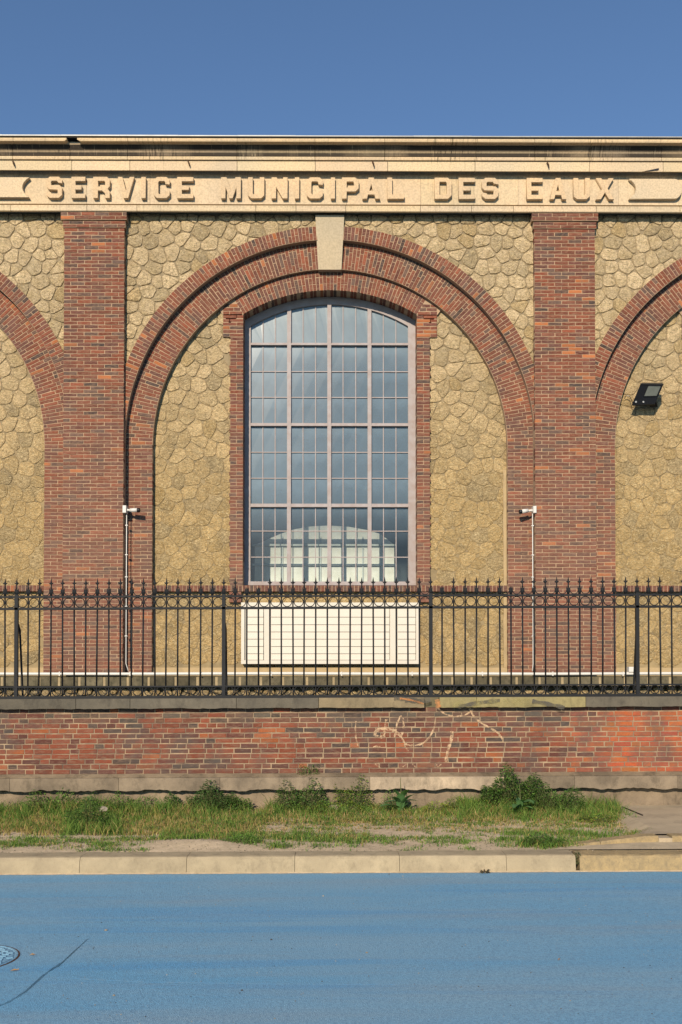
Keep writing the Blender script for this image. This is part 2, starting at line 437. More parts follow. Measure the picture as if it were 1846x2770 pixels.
def arc_fill(B, cx, cz, r0, r1, a0, a1, Y, d, rows, vis=True, zmin=-99):
    """radial bricks, rows = alternating patterns of fractions along the radius"""
    pitch = .0615; n = round((a1-a0)*((r0+r1)/2)/pitch)
    for i in range(n):
        a = a0+(a1-a0)*(i+.5)/n
        pat = rows[i % len(rows)]; tot = sum(pat); r = r0
        for p in pat:
            L = (r1-r0)*p/tot; rm = r+L/2; r += L
            wd_ = (a1-a0)/n*rm-JT
            x = cx+rm*math.cos(a); z = cz+rm*math.sin(a)
            if z < zmin: continue
            B.add(x, z, L-JT, wd_, a+rnd.uniform(-.006, .006), Y, d, brick_col(z), vis)
def annulus(mb, cx, cz, r0, r1, a0, a1, y0, y1, n=64):
    v = []
    for i in range(n+1):
        a = a0+(a1-a0)*i/n; c, s_ = math.cos(a), math.sin(a)
        v += [(cx+r0*c, y0, cz+r0*s_), (cx+r1*c, y0, cz+r1*s_), (cx+r0*c, y1, cz+r0*s_), (cx+r1*c, y1, cz+r1*s_)]
    f = []
    for i in range(n):
        k = 4*i
        f += [(k, k+1, k+5, k+4), (k+2, k, k+4, k+6), (k+1, k+3, k+7, k+5), (k+3, k+2, k+6, k+7)]
    f += [(0, 2, 3, 1), (4*n, 4*n+1, 4*n+3, 4*n+2)]
    mb.add(v, f)

# ------------------------------------------------------------------ voronoi stones
def voronoi(x0, x1, z0, z1, pitch, seed, sx=1.0):
    r = random.Random(seed); nx = int((x1-x0)/(pitch*sx))+1; nz = int((z1-z0)/(pitch*.9))+1
    g = {}
    for i in range(-1, nx+1):
        for j in range(-1, nz+1):
            g[i, j] = (x0+(i+.5*(j % 2)+r.uniform(-.36, .36))*pitch*sx, z0+(j+r.uniform(-.36, .36))*pitch*.9)
    out = []
    for (i, j), p in g.items():
        poly = [(p[0]-pitch*2, p[1]-pitch*2), (p[0]+pitch*2, p[1]-pitch*2), (p[0]+pitch*2, p[1]+pitch*2), (p[0]-pitch*2, p[1]+pitch*2)]
        for di in (-2, -1, 0, 1, 2):
            for dj in (-2, -1, 0, 1, 2):
                q = g.get((i+di, j+dj))
                if q is None or q == p: continue
                mx, mz = (p[0]+q[0])/2, (p[1]+q[1])/2; nx_, nz_ = q[0]-p[0], q[1]-p[1]
                new = []; n = len(poly)
                for a in range(n):
                    A, Bq = poly[a], poly[(a+1) % n]
                    da = (A[0]-mx)*nx_+(A[1]-mz)*nz_; db = (Bq[0]-mx)*nx_+(Bq[1]-mz)*nz_
                    if da <= 0: new.append(A)
                    if da*db < 0:
                        t = da/(da-db); new.append((A[0]+(Bq[0]-A[0])*t, A[1]+(Bq[1]-A[1])*t))
                poly = new
                if len(poly) < 3: break
        if len(poly) >= 3: out.append((p, poly))
    return out
def stone_geo(poly, gap, relief, r):
    """shrunk, corner-rounded polygon with a pillowed, uneven face; local y=0 is the mortar plane"""
    n = len(poly); cx = sum(p[0] for p in poly)/n; cz = sum(p[1] for p in poly)/n
    pts = []
    for i in range(n):
        a, b = poly[i], poly[(i+1) % n]
        L = math.hypot(b[0]-a[0], b[1]-a[1])
        if L < .02: continue
        for t in (.17, .83) if L > .05 else (.5,):
            pts.append((a[0]+(b[0]-a[0])*t, a[1]+(b[1]-a[1])*t))
    if len(pts) < 3: return None
    def sh(k, g):
        o = []
        for x, z in pts:
            dx, dz = x-cx, z-cz; L = max(math.hypot(dx, dz), 1e-4)
            m = max(L-g, L*.3)/L*k
            o.append((cx+dx*m, cz+dz*m))
        return o
    e0 = sh(1, gap); e1 = sh(.93, gap); e2 = sh(.5, gap); m = len(pts)
    vs = [(x, .010, z) for x, z in e0]+[(x+r.uniform(-.004, .004), -relief*r.uniform(.6, 1), z+r.uniform(-.004, .004)) for x, z in e1]
    vs += [(x+r.uniform(-.01, .01), -relief*r.uniform(.8, 1.6), z+r.uniform(-.01, .01)) for x, z in e2]+[(cx, -relief*r.uniform(1, 1.6), cz)]
    fs = []
    for k in (0, m): fs += [(k+i, k+(i+1) % m, k+m+(i+1) % m, k+m+i) for i in range(m)]
    fs += [(2*m+i, 2*m+(i+1) % m, 3*m) for i in range(m)]
    return vs, fs, (cx, cz)
def stone_col(z, r=rnd):
    hi = min(max((z-4.8)/3.6, 0), 1)
    c = mixc((.68, .465, .205), (.90, .69, .42), hi)
    t = r.random()
    if t < .07: c = mixc(c, (.52, .35, .14), .6)
    elif t < .22: c = mixc(c, (.34, .28, .18), .5)
    k = r.uniform(.80, 1.16)
    return tuple(v*k for v in c)

# ================================================================== BUILDING
bld = thing('waterworks_building', 'long municipal waterworks hall of red brick arches, ochre rubble stone and lettered cream frieze', 'building', (0, 16.15, .9))
bld_inv = Matrix.Translation((0, -16.15, -.9))
bld.matrix_world = Matrix.Translation((0, 16.15, .9))
_l0 = link
def blink(o, parent):           # parent keeping world place
    return _l0(o, parent)
bld.location = (0, 0, 0)
BX0, BX1 = WX(-640, YPI), WX(2440, YPI)
CX, CZ = (W(893.5, 1199, YOR)[0]), W(893.5, 1199, YOR)[1]
RO1, RO0, RM0 = 3.722, 3.484, 3.030
WCX, WCZ, WR0, WR1 = None, None, None, None
pl, pr, pt = W(659, 850, YWR), W(1127.5, 850, YWR), W(893.2, 785.4, YWR)
WCX = (pl[0]+pr[0])/2; _h = (pr[0]-pl[0])/2; _r = pt[1]-pl[1]; WR0 = (_h*_h+_r*_r)/(2*_r); WCZ = pt[1]-WR0; WR1 = WR0+.345
BAY = 1273*YPI/F
Z_SILL = WZ(1583, 16.36); Z_SILB = WZ(1600, 16.36); Z_BASE = WZ(1806, YIN); Z_PIPE = WZ(1819, YPI); Z_LOW = WZ(573, YLOW)
Z_SPR = CZ
PX = [(WX(170, YPI)+BAY*k, WX(334.5, YPI)+BAY*k) for k in (0, 1)]
PX[1] = (WX(1448, YPI), WX(1613.5, YPI))
CENT = [(CX-BAY, WCX-BAY), (CX, WCX), (CX+BAY, WCX+BAY)]

B = Bricks()
core = MB()      # brick mortar beds
scor = MB()      # stone mortar beds
for x0, x1 in PX:
    zc = WZ(618, YPI)
    course_fill(B, x0, x1, Z_PIPE, zc, YPI, .12)
    core.box(x0+.004, x1-.004, YPI+.005, 16.9, Z_PIPE-.02, Z_LOW-.002)
    # moulded cap: two stepped brick courses
    a, b = WZ(610, YPI-.02), WZ(618.5, YPI-.02)
    for (e, zt, zb, Yc) in ((.022, WZ(599, 16.13), WZ(611, 16.13), YPI-.022), (.050, Z_LOW-.008, WZ(597.5, 16.12), YPI-.048)):
        pass
    course_fill(B, x0-.020, x1+.020, WZ(617.8, YPI), WZ(600.5, YPI), YPI-.022, .12)
    course_fill(B, x0-.047, x1+.047, WZ(598, YPI), WZ(578.5, YPI), YPI-.045, .12)
    core.box(x0-.016, x1+.016, YPI-.017, YPI+.1, zc+.001, WZ(600.6, YPI))
    core.box(x0-.043, x1+.043, YPI-.040, YPI+.1, WZ(598.5, YPI), Z_LOW-.003)
for k, (cx, wcx) in enumerate(CENT):
    vis = True
    rows_o = [(1,), (1, 1)]
    arc_fill(B, cx, CZ, RO0, RO1, .02, math.pi/2-.065, YOR, .12, rows_o, vis)
    arc_fill(B, cx, CZ, RO0, RO1, math.pi/2+.065, math.pi-.02, YOR, .12, rows_o, vis)
    rows_m = [(2, 1, .9), (1, 2, .9), (.5, 2, 1.4)]
    arc_fill(B, cx, CZ, RM0, RO0+.02, 0, math.pi/2-.06, YMR, .12, rows_m, vis)
    arc_fill(B, cx, CZ, RM0, RO0+.02, math.pi/2+.06, math.pi, YMR, .12, rows_m, vis)
    for a_, b_ in ((0, math.pi/2-.062), (math.pi/2+.062, math.pi)): annulus(core, cx, CZ, RO0, RO1-.004, a_, b_, YOR+.005, 16.5)
    annulus(core, cx, CZ, RM0, RO0+.03, 0, math.pi, YMR+.005, 16.7)
    # straight legs of the big arch
    for sx in (-1, 1):
        xi, xo = cx+sx*RM0, cx+sx*(RM0+.545)
        a, b = min(xi, xo), max(xi, xo)
        if b < BX0 or a > BX1: continue
        course_fill(B, a, b, Z_PIPE, Z_SPR, YMR, .12, phase=(k+sx) % 2)
        core.box(a+.004, b-.004, YMR+.005, 16.7, Z_PIPE-.02, Z_SPR)
    # window arch ring, shoulders and jambs
    aa = math.asin(_h/WR0)
    arc_fill(B, wcx, WCZ, WR0, WR1, math.pi/2-aa, math.pi/2+aa, YWR, .29, [(2, 1), (1, 2), (1, 1, 1)], vis)
    annulus(core, wcx, WCZ, WR0+.004, WR1+.2, math.pi/2-aa-.1, math.pi/2+aa+.1, YWR+.005, 16.9)
    zs0, zs1 = WZ(912, YWR), WZ(822, YWR)
    for sx in (-1, 1):
        xi = wcx+sx*_h; xo = wcx+sx*(_h+.352); xj = wcx+sx*(_h+.228)
        a, b = min(xi, xo), max(xi, xo)
        # shoulder courses stop against the skewback
        n = round((zs1-zs0)/CH)
        for i in range(n):
            zc = zs0+(i+.5)*(zs1-zs0)/n
            inn = _h
            zk = WCZ+math.cos(aa)*WR0
            if zc > zk: inn = _h+(zc-zk)*math.tan(aa)
            w_ = _h+.352-inn
            if w_ < .04: continue
            parts = [w_] if w_ < .24 else ([.115, w_-.115] if i % 2 else [w_-.115, .115])
            x = inn
            for p_ in parts:
                B.add(wcx+sx*(x+p_/2), zc, p_-JT, CH-JT, 0, YWR, .29, brick_col(zc), vis); x += p_
        core.box(min(wcx+sx*(_h+.004), wcx+sx*(_h+.348)), max(wcx+sx*(_h+.004), wcx+sx*(_h+.348)), YWR+.005, 16.74, zs0+.003, WCZ+math.cos(aa)*WR0)
        core.box(min(wcx+sx*(_h+.10), wcx+sx*(_h+.345)), max(wcx+sx*(_h+.10), wcx+sx*(_h+.345)), YWR+.0055, 16.55, WCZ+math.cos(aa)*WR0, zs1-.02)
        n = round((zs0-Z_SILL)/CH); ch = (zs0-Z_SILL)/n
        for i in range(n):
            zc = Z_SILL+(i+.5)*ch
            parts = [.228] if i % 3 == 0 else ([.115, .113+(.014 if i % 2 else 0)])
            x = _h
            for p_ in parts:
                B.add(wcx+sx*(x+p_/2), zc, p_-JT, ch-JT, 0, YWR, .29, brick_col(zc), vis); x += p_
        core.box(min(wcx+sx*(_h+.004), wcx+sx*(_h+.224)), max(wcx+sx*(_h+.004), wcx+sx*(_h+.224)), YWR+.005, 16.9, Z_SILL-.02, zs0+.004)
        # corbel stub under the sill course
        zb1, zb0 = Z_SILB-.002, WZ(1630, YIN-.05)
        course_fill(B, min(wcx+sx*(_h+.02), wcx+sx*(_h+.235)), max(wcx+sx*(_h+.02), wcx+sx*(_h+.235)), zb0, zb1, YIN-.075, .1)
        core.box(min(wcx+sx*(_h+.025), wcx+sx*(_h+.23)), max(wcx+sx*(_h+.025), wcx+sx*(_h+.23)), YIN-.058, YIN+.1, zb0+.003, zb1)
    # sill string course of upright bricks
    xa, xb = cx-RM0, cx+RM0; n = round((xb-xa)/.064)
    for i in range(n):
        if abs(xa+(i+.5)*(xb-xa)/n) > 9.5: continue
        c = brick_col(9); c = mixc(c, (.12, .075, .06), .35)
        B.add(xa+(i+.5)*(xb-xa)/n, (Z_SILL+Z_SILB)/2, (xb-xa)/n-JT, Z_SILL-Z_SILB-.004, 0, 16.38, .2, c, vis)
    core.box(xa, xb, 16.386, 16.6, Z_SILB+.004, Z_SILL-.003)
    # stone beds: infill plane
    for sx in (-1, 1):
        a, b = sorted((cx+sx*(RM0+.2), wcx+sx*(_h+.10)))
        scor.box(a, b, YIN+.012, 16.63, Z_BASE-.1, CZ+2.55)
    scor.box(wcx-_h-.11, wcx+_h+.11, YIN+.0125, 16.64, Z_BASE-.1, Z_SILB-.005)
    # spandrel bed
    nS = 60; xs = [cx-RO1-.15+i*(2*RO1+.3)/nS for i in range(nS+1)]
    v = []; f = []
    for x in xs:
        dx = min(abs(x-cx), RO1-.09); za = CZ+math.sqrt(max((RO1-.08)**2-dx*dx, 0))
        v += [(x, YSP+.012, za), (x, YSP+.012, Z_LOW+.1), (x, 16.5, za), (x, 16.5, Z_LOW+.1)]
    for i in range(nS):
        q = 4*i; f += [(q, q+4, q+5, q+1), (q, q+2, q+6, q+4), (q+3, q+1, q+5, q+7)]
    scor.add(v, f)
B.L = [q for q in B.L if BX0-.1 < q[0] < BX1+.1]
# visible bricks first
def inview(x, z, Y):
    d = Vector((x, Y, z-H)); t = d.dot(_fw); u = d.dot(_rt)/t*F+PW/2; v = YP-d.dot(_up)/t*F
    return 15 < u < PW-15 and 0 < v < PH
B.L = [(*q[:8], inview(q[0], q[1], q[5]) and not (q[5] == YMR and any(a-.1 < q[0] < b for a, b in PX)) and not (WZ(1618, YWR) < q[1] < WZ(1560, YWR))) for q in B.L]
B.build(bld, M['brick'])
o = core.build('mortar_bed', M['mortar'], bld)
o = scor.build('stone_bed', M['smortar'], bld)

# stones
stones = []
for ci, (cx, wcx) in enumerate(CENT):
    for p, poly in voronoi(cx-RO1-.2, cx+RO1+.2, CZ-.3, Z_LOW+.15, .245, 31+ci):
        r = math.hypot(p[0]-cx, p[1]-CZ)
        if r < RO1-.09 or abs(p[0]-cx) > RO1+.05 or not (BX0 < p[0] < BX1) or p[1] < CZ: continue
        np_ = []
        for x, z in poly:
            q = math.hypot(x-cx, z-CZ)
            if q < RO1-.07: x, z = cx+(x-cx)/q*(RO1-.07), CZ+(z-CZ)/q*(RO1-.07)
            x = min(max(x, cx-BAY/2), cx+BAY/2); z = min(z, Z_LOW+.05); np_.append((x, z))
        stones.append((p, np_, YSP+.004))
    for p, poly in voronoi(cx-RM0-.1, cx+RM0+.1, Z_BASE-.05, CZ+RM0+.1, .26, 77+ci):
        dx = abs(p[0]-wcx)
        if p[1] > CZ and math.hypot(p[0]-cx, p[1]-CZ) > RM0+.08: continue
        if abs(p[0]-cx) > RM0+.08 or not (BX0 < p[0] < BX1): continue
        if p[1] > Z_SILL and dx < _h+.14: continue
        if p[1] < Z_BASE-.02: continue
        np_ = []
        for x, z in poly:
            if p[1] > Z_SILL and z > Z_SILB:
                if abs(x-wcx) < _h+.09: x = wcx+math.copysign(_h+.09, p[0]-wcx)
            elif p[1] <= Z_SILL and dx < _h+.2: z = min(z, Z_SILL-.03)
            z = max(z, Z_BASE); np_.append((x, z))
        stones.append((p, np_, YIN+.004))
def parea(q): return abs(sum(q[i-1][0]*q[i][1]-q[i][0]*q[i-1][1] for i in range(len(q))))/2
stones = [s for s in stones if parea(s[1]) > .006]
def hid(s):
    (x, z), _, Y = s
    return (not inview(x, z, Y)) or any(a-.06 < x < b+.06 for a, b in PX) or z > Z_LOW-.12 or (z < WZ(1620, YIN)) 
stones.sort(key=lambda s: (hid(s), -parea(s[1])))
mb = MB(); ns = 0
for s in stones:
    (x, z), poly, Y = s
    rel = .003+.011*min(max((z-4.2)/4, 0), 1)
    if Y > 16.4: rel = min(rel, .024)
    g = stone_geo(poly, .0022+.002*min(max((z-4)/4, 0), 1), rel, rnd)
    if g is None: continue
    vs, fs, (cx, cz) = g
    if ns < 290:
        q = MB(); q.add([(a-cx, b, c-cz) for a, b, c in vs], fs); o = q.build('stone', M['stone'], bld); o.location = (cx, Y, cz); o.color = (*stone_col(z), 1); ns += 1
    else: mb.add([(a, Y+b, c) for a, b, c in vs], fs, stone_col(z))
o = mb.build('stonework', M['stone'], bld); o['kind'] = 'stuff'

# plaster base band + light margins
mb = MB()
for cx, wcx in CENT:
    mb.box(cx-RM0+.002, cx+RM0-.002, YIN-.035, 16.6, Z_PIPE-.02, Z_BASE)
mb.build('plaster_band', M['plaster'], bld)
xr = CX+RM0
mb = MB()
for za, zb_ in ((Z_BASE+.002, Z_SILB-.004), (Z_SILL+.002, CZ-.4)):
    n = int((zb_-za)/.11); pts = [(xr-.001, za)]+[(xr-.001, zb_)]+[(xr-.052-rnd.uniform(0, .012), zb_+(za-zb_)*i/n) for i in range(n+1)]
    mb = MB(); mb.prism(pts, YIN-.028, YIN+.1); mb.build('plaster_margin', M['plaster'], bld)

# keystone
ks = [W(763+0, 719, YPI-.03), W(763, 719, YPI)]
kz1, kz0 = Z_LOW-.006, WZ(719, YPI+.01)
kp = [(WX(860.5, YPI), kz0), (WX(924.5, YPI), kz0), (WX(932, YPI), kz1), (WX(853, YPI), kz1)]
def keyst(dx):
    mb = MB(); ys = (YMR-.035, YMR-.035, YOR-.045, YOR-.045); n = 4
    v = [(x+dx, y, z) for (x, z), y in zip(kp, ys)]+[(x+dx, 16.5, z) for x, z in kp]
    mb.add(v, [(0, 1, 2, 3)]+[(i, n+i, n+(i+1) % n, (i+1) % n) for i in range(n)], (.80, .84, .86)); mb.build('keystone', M['cornice'], bld)
keyst(0)
for s_ in (-1, 1):
    keyst(s_*BAY)

# cornice, frieze
def extr(mb, prof, x0, x1, col=(1, 1, 1)):
    """profile [(y,z)] from the camera side, extruded along x"""
    n = len(prof)
    v = [(x0, y, z) for y, z in prof]+[(x1, y, z) for y, z in prof]
    f = [(i, n+i, n+(i+1) % n, (i+1) % n) for i in range(n)]+[tuple(range(n-1, -1, -1)), tuple(range(n, 2*n))]
    mb.add(v, f, col)
zz = WZ
lip = [(YLIP, zz(383.5, YLIP)), (YLIP-.006, zz(380, YLIP)), (YLIP, zz(374.5, YLIP)), (YLIP+.03, zz(373, YLIP)), (16.3, zz(373, YLIP)), (16.3, zz(383.5, YLIP))]
cav = []
for i in range(9):
    t = i/8; py = 386+(422.5-386)*t; yy = YLIP+.085+.07*math.sin(t*math.pi/2)**1.6; cav.append((yy, zz(py, yy)))
cav = cav[::-1]
cav = [(16.3, cav[0][1])]+cav+[(YLIP+.085, zz(383.2, YLIP+.02)-.001), (16.3, zz(383.2, YLIP+.02)-.001)]
fil = [(YFAS-.028, zz(432.5, YFAS-.028)), (YFAS-.034, zz(426, YFAS-.03)), (YFAS-.024, zz(423.8, YFAS-.03)), (16.3, zz(423.8, YFAS-.03)), (16.3, zz(432.5, YFAS-.028))]
fas = [(YFAS, zz(462, YFAS)), (YFAS, zz(437, YFAS)), (YFAS+.02, zz(433.4, YFAS)), (16.3, zz(433.4, YFAS)), (16.3, zz(462, YFAS)+.06), (YFAS+.028, zz(462, YFAS)+.06), (YFAS+.022, zz(462, YFAS))]  # underside hollowed out to deepen the shade below the fascia
fri = [(YPAN, zz(553, YPAN)), (YPAN, zz(462, YFAS)+.058), (16.3, zz(462, YFAS)+.058), (16.3, zz(553, YPAN))]
low = [(YLOW+.012, zz(572.5, YLOW)), (YLOW, zz(571, YLOW)), (YLOW, zz(558.5, YLOW)), (YLOW+.025, zz(554.5, YLOW)), (16.4, zz(554.5, YLOW)), (16.4, zz(572.5, YLOW)+.065), (YLOW+.04, zz(572.5, YLOW)+.065), (YLOW+.032, zz(572.5, YLOW))]  # hollow behind the lower edge added to darken the underside
def blocks(name, prof, joints, gap=.004, special=None):
    for a, b in zip(joints[:-1], joints[1:]):
        k = rnd.uniform(.93, 1.05); g = rnd.uniform(.97, 1.02)
        mb = MB(); extr(mb, prof, WX(a, 16)+gap, WX(b, 16)-gap, (k, k*g, k*g*rnd.uniform(.93, 1.02)))
        mb.build(name, M['cornice'], bld)
J1 = [-640, -420, -180, 30, 186, 342, 640, 852, 1042, 1290, 1450, 1603, 1794, 1990, 2200, 2440]
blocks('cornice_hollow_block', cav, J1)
blocks('cornice_fillet', fil, J1)
blocks('fascia_block', fas, [-640, -300, -60, 190, 348, 640, 853, 1050, 1288, 1600, 1800, 2100, 2440])
blocks('frieze_block', fri, [-640, -300, 40, 225, 399, 603, 799, 938, 1142, 1288, 1409, 1684, 1850, 2100, 2440], .002)
blocks('frieze_moulding', low, [-640, -300, 20, 228, 365, 690, 800, 936, 1140, 1280, 1395, 1621, 1850, 2100, 2440])
# lip blocks, one pair broken away beside the joint
JL = J1[:]
for a, b in zip(JL[:-1], JL[1:]):
    xa, xb = WX(a, YLIP)+.003, WX(b, YLIP)-.003
    if a == 186: xa += .11
    if b == 186: xb -= .06
    mb = MB(); k = rnd.uniform(.85, 1.02)
    n = len(lip); sa = .05 if a == 186 else 0; sb = .04 if b == 186 else 0
    v = [(xa+sa*(1 if i in (0,) else 0), y, z) for i, (y, z) in enumerate(lip)]+[(xb-sb*(1 if i in (0,) else 0), y, z) for i, (y, z) in enumerate(lip)]
    mb.add(v, [(i, n+i, n+(i+1) % n, (i+1) % n) for i in range(n)]+[tuple(range(n-1, -1, -1)), tuple(range(n, 2*n))], (k, k*.97, k*.9))
    mb.build('cornice_lip', M['cornice'], bld)
mb = MB(); mb.box(BX0, BX1, 16.29, 16.9, Z_LOW+.003, zz(374, 15.9)); mb.build('wall_head', M['smortar'], bld)
mb = MB(); mb.box(BX0, BX1, YLIP+.02, 16.4, zz(372.9, YLIP)+.001, zz(369.2, YLIP)); mb.build('flashing_shadow_strip', M['black'], bld)  # black strip painted in for the shadow under the flashing
for a, b in zip(range(-640, 2400, 160), range(-480, 2560, 160)):
    mb = MB(); mb.box(WX(a, 15.8)+.001, WX(min(b, 2440), 15.8)-.001, YLIP-.035, 16.5, zz(369, YLIP-.035), zz(366.6, YLIP-.035)+rnd.uniform(0, .004))
    mb.build('roof_flashing', M['lead'], bld)
# letters
def curve_obj(name, loops, y0, depth, mat, parent, bevel=.003):
    cu = bpy.data.curves.new(name, 'CURVE'); cu.dimensions = '2D'; cu.fill_mode = 'BOTH'; cu.extrude = depth/2; cu.bevel_depth = bevel
    cu.bevel_resolution = 0
    for L in loops:
        sp = cu.splines.new('POLY'); sp.points.add(len(L)-1)
        for p, q in zip(sp.points, L): p.co = (q[0], q[1], 0, 1)
        sp.use_cyclic_u = True
    tmp = bpy.data.objects.new(name, cu); C.objects.link(tmp)
    dg = bpy.context.evaluated_depsgraph_get(); me = bpy.data.meshes.new_from_object(tmp.evaluated_get(dg))
    bpy.data.objects.remove(tmp); bpy.data.curves.remove(cu)
    me.name = name; me.transform(Matrix.Rotation(math.pi/2, 4, 'X')); me.transform(Matrix.Translation((0, y0, 0)))
    me.materials.clear(); me.materials.append(mat)
    a = me.color_attributes.new('tint', 'FLOAT_COLOR', 'POINT'); a.data.foreach_set('color', [1.0]*4*len(me.vertices))
    return link(bpy.data.objects.new(name, me), parent)
def chamf(x0, y0, x1, y1, c): return [(x0+c, y0), (x1-c, y0), (x1, y0+c), (x1, y1-c), (x1-c, y1), (x0+c, y1), (x0, y1-c), (x0, y0+c)]
T = .27  # stroke as share of the width 0..1 ; height 0..1
V = .19
GL = {
 'E': [[(0, 0), (1, 0), (1, V), (T, V), (T, .40), (.72, .40), (.72, .60), (T, .60), (T, 1-V), (1, 1-V), (1, 1), (0, 1)]],
 'L': [[(0, 0), (1, 0), (1, V), (T, V), (T, 1), (0, 1)]],
 'I': [[(0, 0), (1, 0), (1, 1), (0, 1)]],
 'S': [[(.2, 0), (.8, 0), (1, .14), (1, .46), (.85, .59), (.27, .60), (.27, .76), (.33, .82), (.68, .82), (.74, .74), (1, .70), (1, .86), (.8, 1), (.2, 1), (0, .86), (0, .54), (.15, .41), (.73, .40), (.73, .24), (.67, .18), (.33, .18), (.27, .26), (0, .30), (0, .14)]],
 'C': [[(.2, 0), (.8, 0), (1, .14), (1, .36), (T+.46, .33), (.73, .24), (.67, .18), (.33, .18), (.27, .24), (.27, .76), (.33, .82), (.67, .82), (.73, .76), (.73, .68), (1, .65), (1, .86), (.8, 1), (.2, 1), (0, .86), (0, .14)]],
 'U': [[(.2, 0), (.8, 0), (1, .14), (1, 1), (1-T, 1), (1-T, .24), (.67, .18), (.33, .18), (T, .24), (T, 1), (0, 1), (0, .14)]],
 'R': [[(0, 0), (T, 0), (T, .36), (.52, .36), (.72, .24), (.74, 0), (1, 0), (1, .30), (.86, .44), (1, .56), (1, .86), (.84, 1), (0, 1)], [(T, .54), (.66, .54), (.73, .60), (.73, .77), (.66, .82), (T, .82)]],
 'P': [[(0, 0), (T, 0), (T, .34), (.8, .34), (1, .48), (1, .86), (.8, 1), (0, 1)], [(T, .52), (.66, .52), (.73, .58), (.73, .77), (.66, .82), (T, .82)]],
 'D': [[(0, 0), (.78, 0), (1, .16), (1, .84), (.78, 1), (0, 1)], [(T, .18), (.66, .18), (.73, .24), (.73, .76), (.66, .82), (T, .82)]],
 'V': [[(.36, 0), (.64, 0), (1, 1), (.74, 1), (.50, .30), (.26, 1), (0, 1)]],
 'A': [[(0, 0), (.25, 0), (.31, .20), (.69, .20), (.75, 0), (1, 0), (.64, 1), (.36, 1)], [(.37, .37), (.50, .74), (.63, .37)]],
 'N': [[(0, 0), (T, 0), (T, .58), (.70, 0), (1, 0), (1, 1), (1-T, 1), (1-T, .44), (.30, 1), (0, 1)]],
 'M': [[(0, 0), (.21, 0), (.21, .60), (.42, 0), (.58, 0), (.79, .60), (.79, 0), (1, 0), (1, 1), (.74, 1), (.50, .34), (.26, 1), (0, 1)]],
 'X': [[(0, 0), (.27, 0), (.5, .34), (.73, 0), (1, 0), (.64, .51), (.98, 1), (.71, 1), (.5, .68), (.29, 1), (.02, 1), (.36, .51)]],
}
TXT = [('S', 126.5, 168), ('E', 194, 230.5), ('R', 253, 297), ('V', 319.5, 362.5), ('I', 383, 394), ('C', 417, 459), ('E', 480, 523),
       ('M', 599, 651.5), ('U', 672, 715), ('N', 735.6, 778), ('I', 798.5, 809.6), ('C', 831, 873.6), ('I', 896, 906.5), ('P', 926, 970.5), ('A', 981.6, 1028), ('L', 1049, 1093.5),
       ('D', 1177, 1222), ('E', 1242, 1285), ('S', 1305, 1348), ('E', 1426.5, 1468), ('A', 1489, 1532.5), ('U', 1553, 1596), ('X', 1613.5, 1661)]
for ch_, a, b in TXT:
    x0, x1 = WX(a, YLET, 508), WX(b, YLET, 508); z0, z1 = WZ(536.5, YLET), WZ(480, YLET)
    loops = [[(x0+u*(x1-x0), z0+v*(z1-z0)) for u, v in L] for L in GL[ch_]]
    o = curve_obj('letter', loops, YLET+.04+.003, .076, M['cornice'], bld)
    o.color = (1.0, .93, .86, 1)
# raised end tablets of the inscription
z0, z1 = WZ(535, YLET), WZ(482, YLET); zm = (z0+z1)/2
def arcpts(xt, depth, sgn, n=10):
    return [(xt-sgn*depth*(1-(2*i/n-1)**2), z0+(z1-z0)*i/n) for i in range(n+1)]
xt = WX(78, YLET, 508)
curve_obj('frieze_tablet', [[(WX(-400, YLET), z0)]+arcpts(xt, .11, 1)+[(WX(-400, YLET), z1)]], YLET+.04, .076, M['cornice'], bld)
xt = WX(1704, YLET, 508); xe = WX(1845, YLET, 508)
rr = [(xe-.12+.12*math.sin(a), zm-(z1-z0)/2*math.cos(a)) for a in [math.pi*i/10 for i in range(11)]]
curve_obj('frieze_tablet', [rr+arcpts(xt, -.11, 1)[::-1]], YLET+.04, .076, M['cornice'], bld)
# iron hooks under the cornice, torn strip
for a, py in ((37, 443), (511, 443), (1010, 444), (1483, 447)):
    x, z = W(a, py, YFAS-.03)
    mb = MB(); mb.tube([(x-.012, YFAS+.02, z+.05), (x-.01, YFAS-.03, z+.045), (x+.005, YFAS-.045, z), (x+.018, YFAS-.03, z-.045)], [.011, .013, .013, .008], 6)
    o = mb.build('iron_hook', M['rust'], bld)
mb = MB(); a, z = W(1738, 463, YFAS-.01); b, zb = W(1783, 458, YFAS-.01)
mb.prism([(a, z-.005), (b-.02, zb-.015), (b, zb-.005), (b-.005, zb+.02), (a+.14, z+.022)], YFAS-.012, YFAS-.006)
mb.build('torn_lead_strip', M['black'], bld)

# plinth
zt, zb = WZ(1829, 16.2), WZ(1856, 16.2)
x = BX0
while x < BX1:
    w = rnd.uniform(.28, .46); k = rnd.uniform(.7, 1.3)
    mb = MB(); mb.prism([(x+.02, zb), (x+w-.02, zb), (x+w-.02, zt), (x+.02, zt)], 16.16+rnd.uniform(0, .01), 16.5, (k, k, k*.95), .008)
    mb.build('plinth_block', M['plinth'], bld); x += w
mb = MB(); mb.box(BX0, BX1, 16.175, 16.55, zb+.004, zt-.002); mb.box(BX0, BX1, YMR-.02, 16.9, zt, Z_PIPE-.001)
mb.build('plinth_bed', M['pmortar'], bld)
mb = MB()
for p, poly in voronoi(BX0, BX1, .9, zb+.05, .17, 5, 1.3):
    g = stone_geo([(x, min(z, zb-.004)) for x, z in poly], .012, .03, rnd)
    if g and zb-.75 < p[1] < zb: mb.add([(a, 16.36+b, c) for a, b, c in g[0]], g[1], rnd.choice([(.42, .30, .15), (.30, .24, .15), (.48, .36, .2), (.2, .17, .12)]))
o = mb.build('foundation_rubble', M['stone'], bld); o['kind'] = 'stuff'
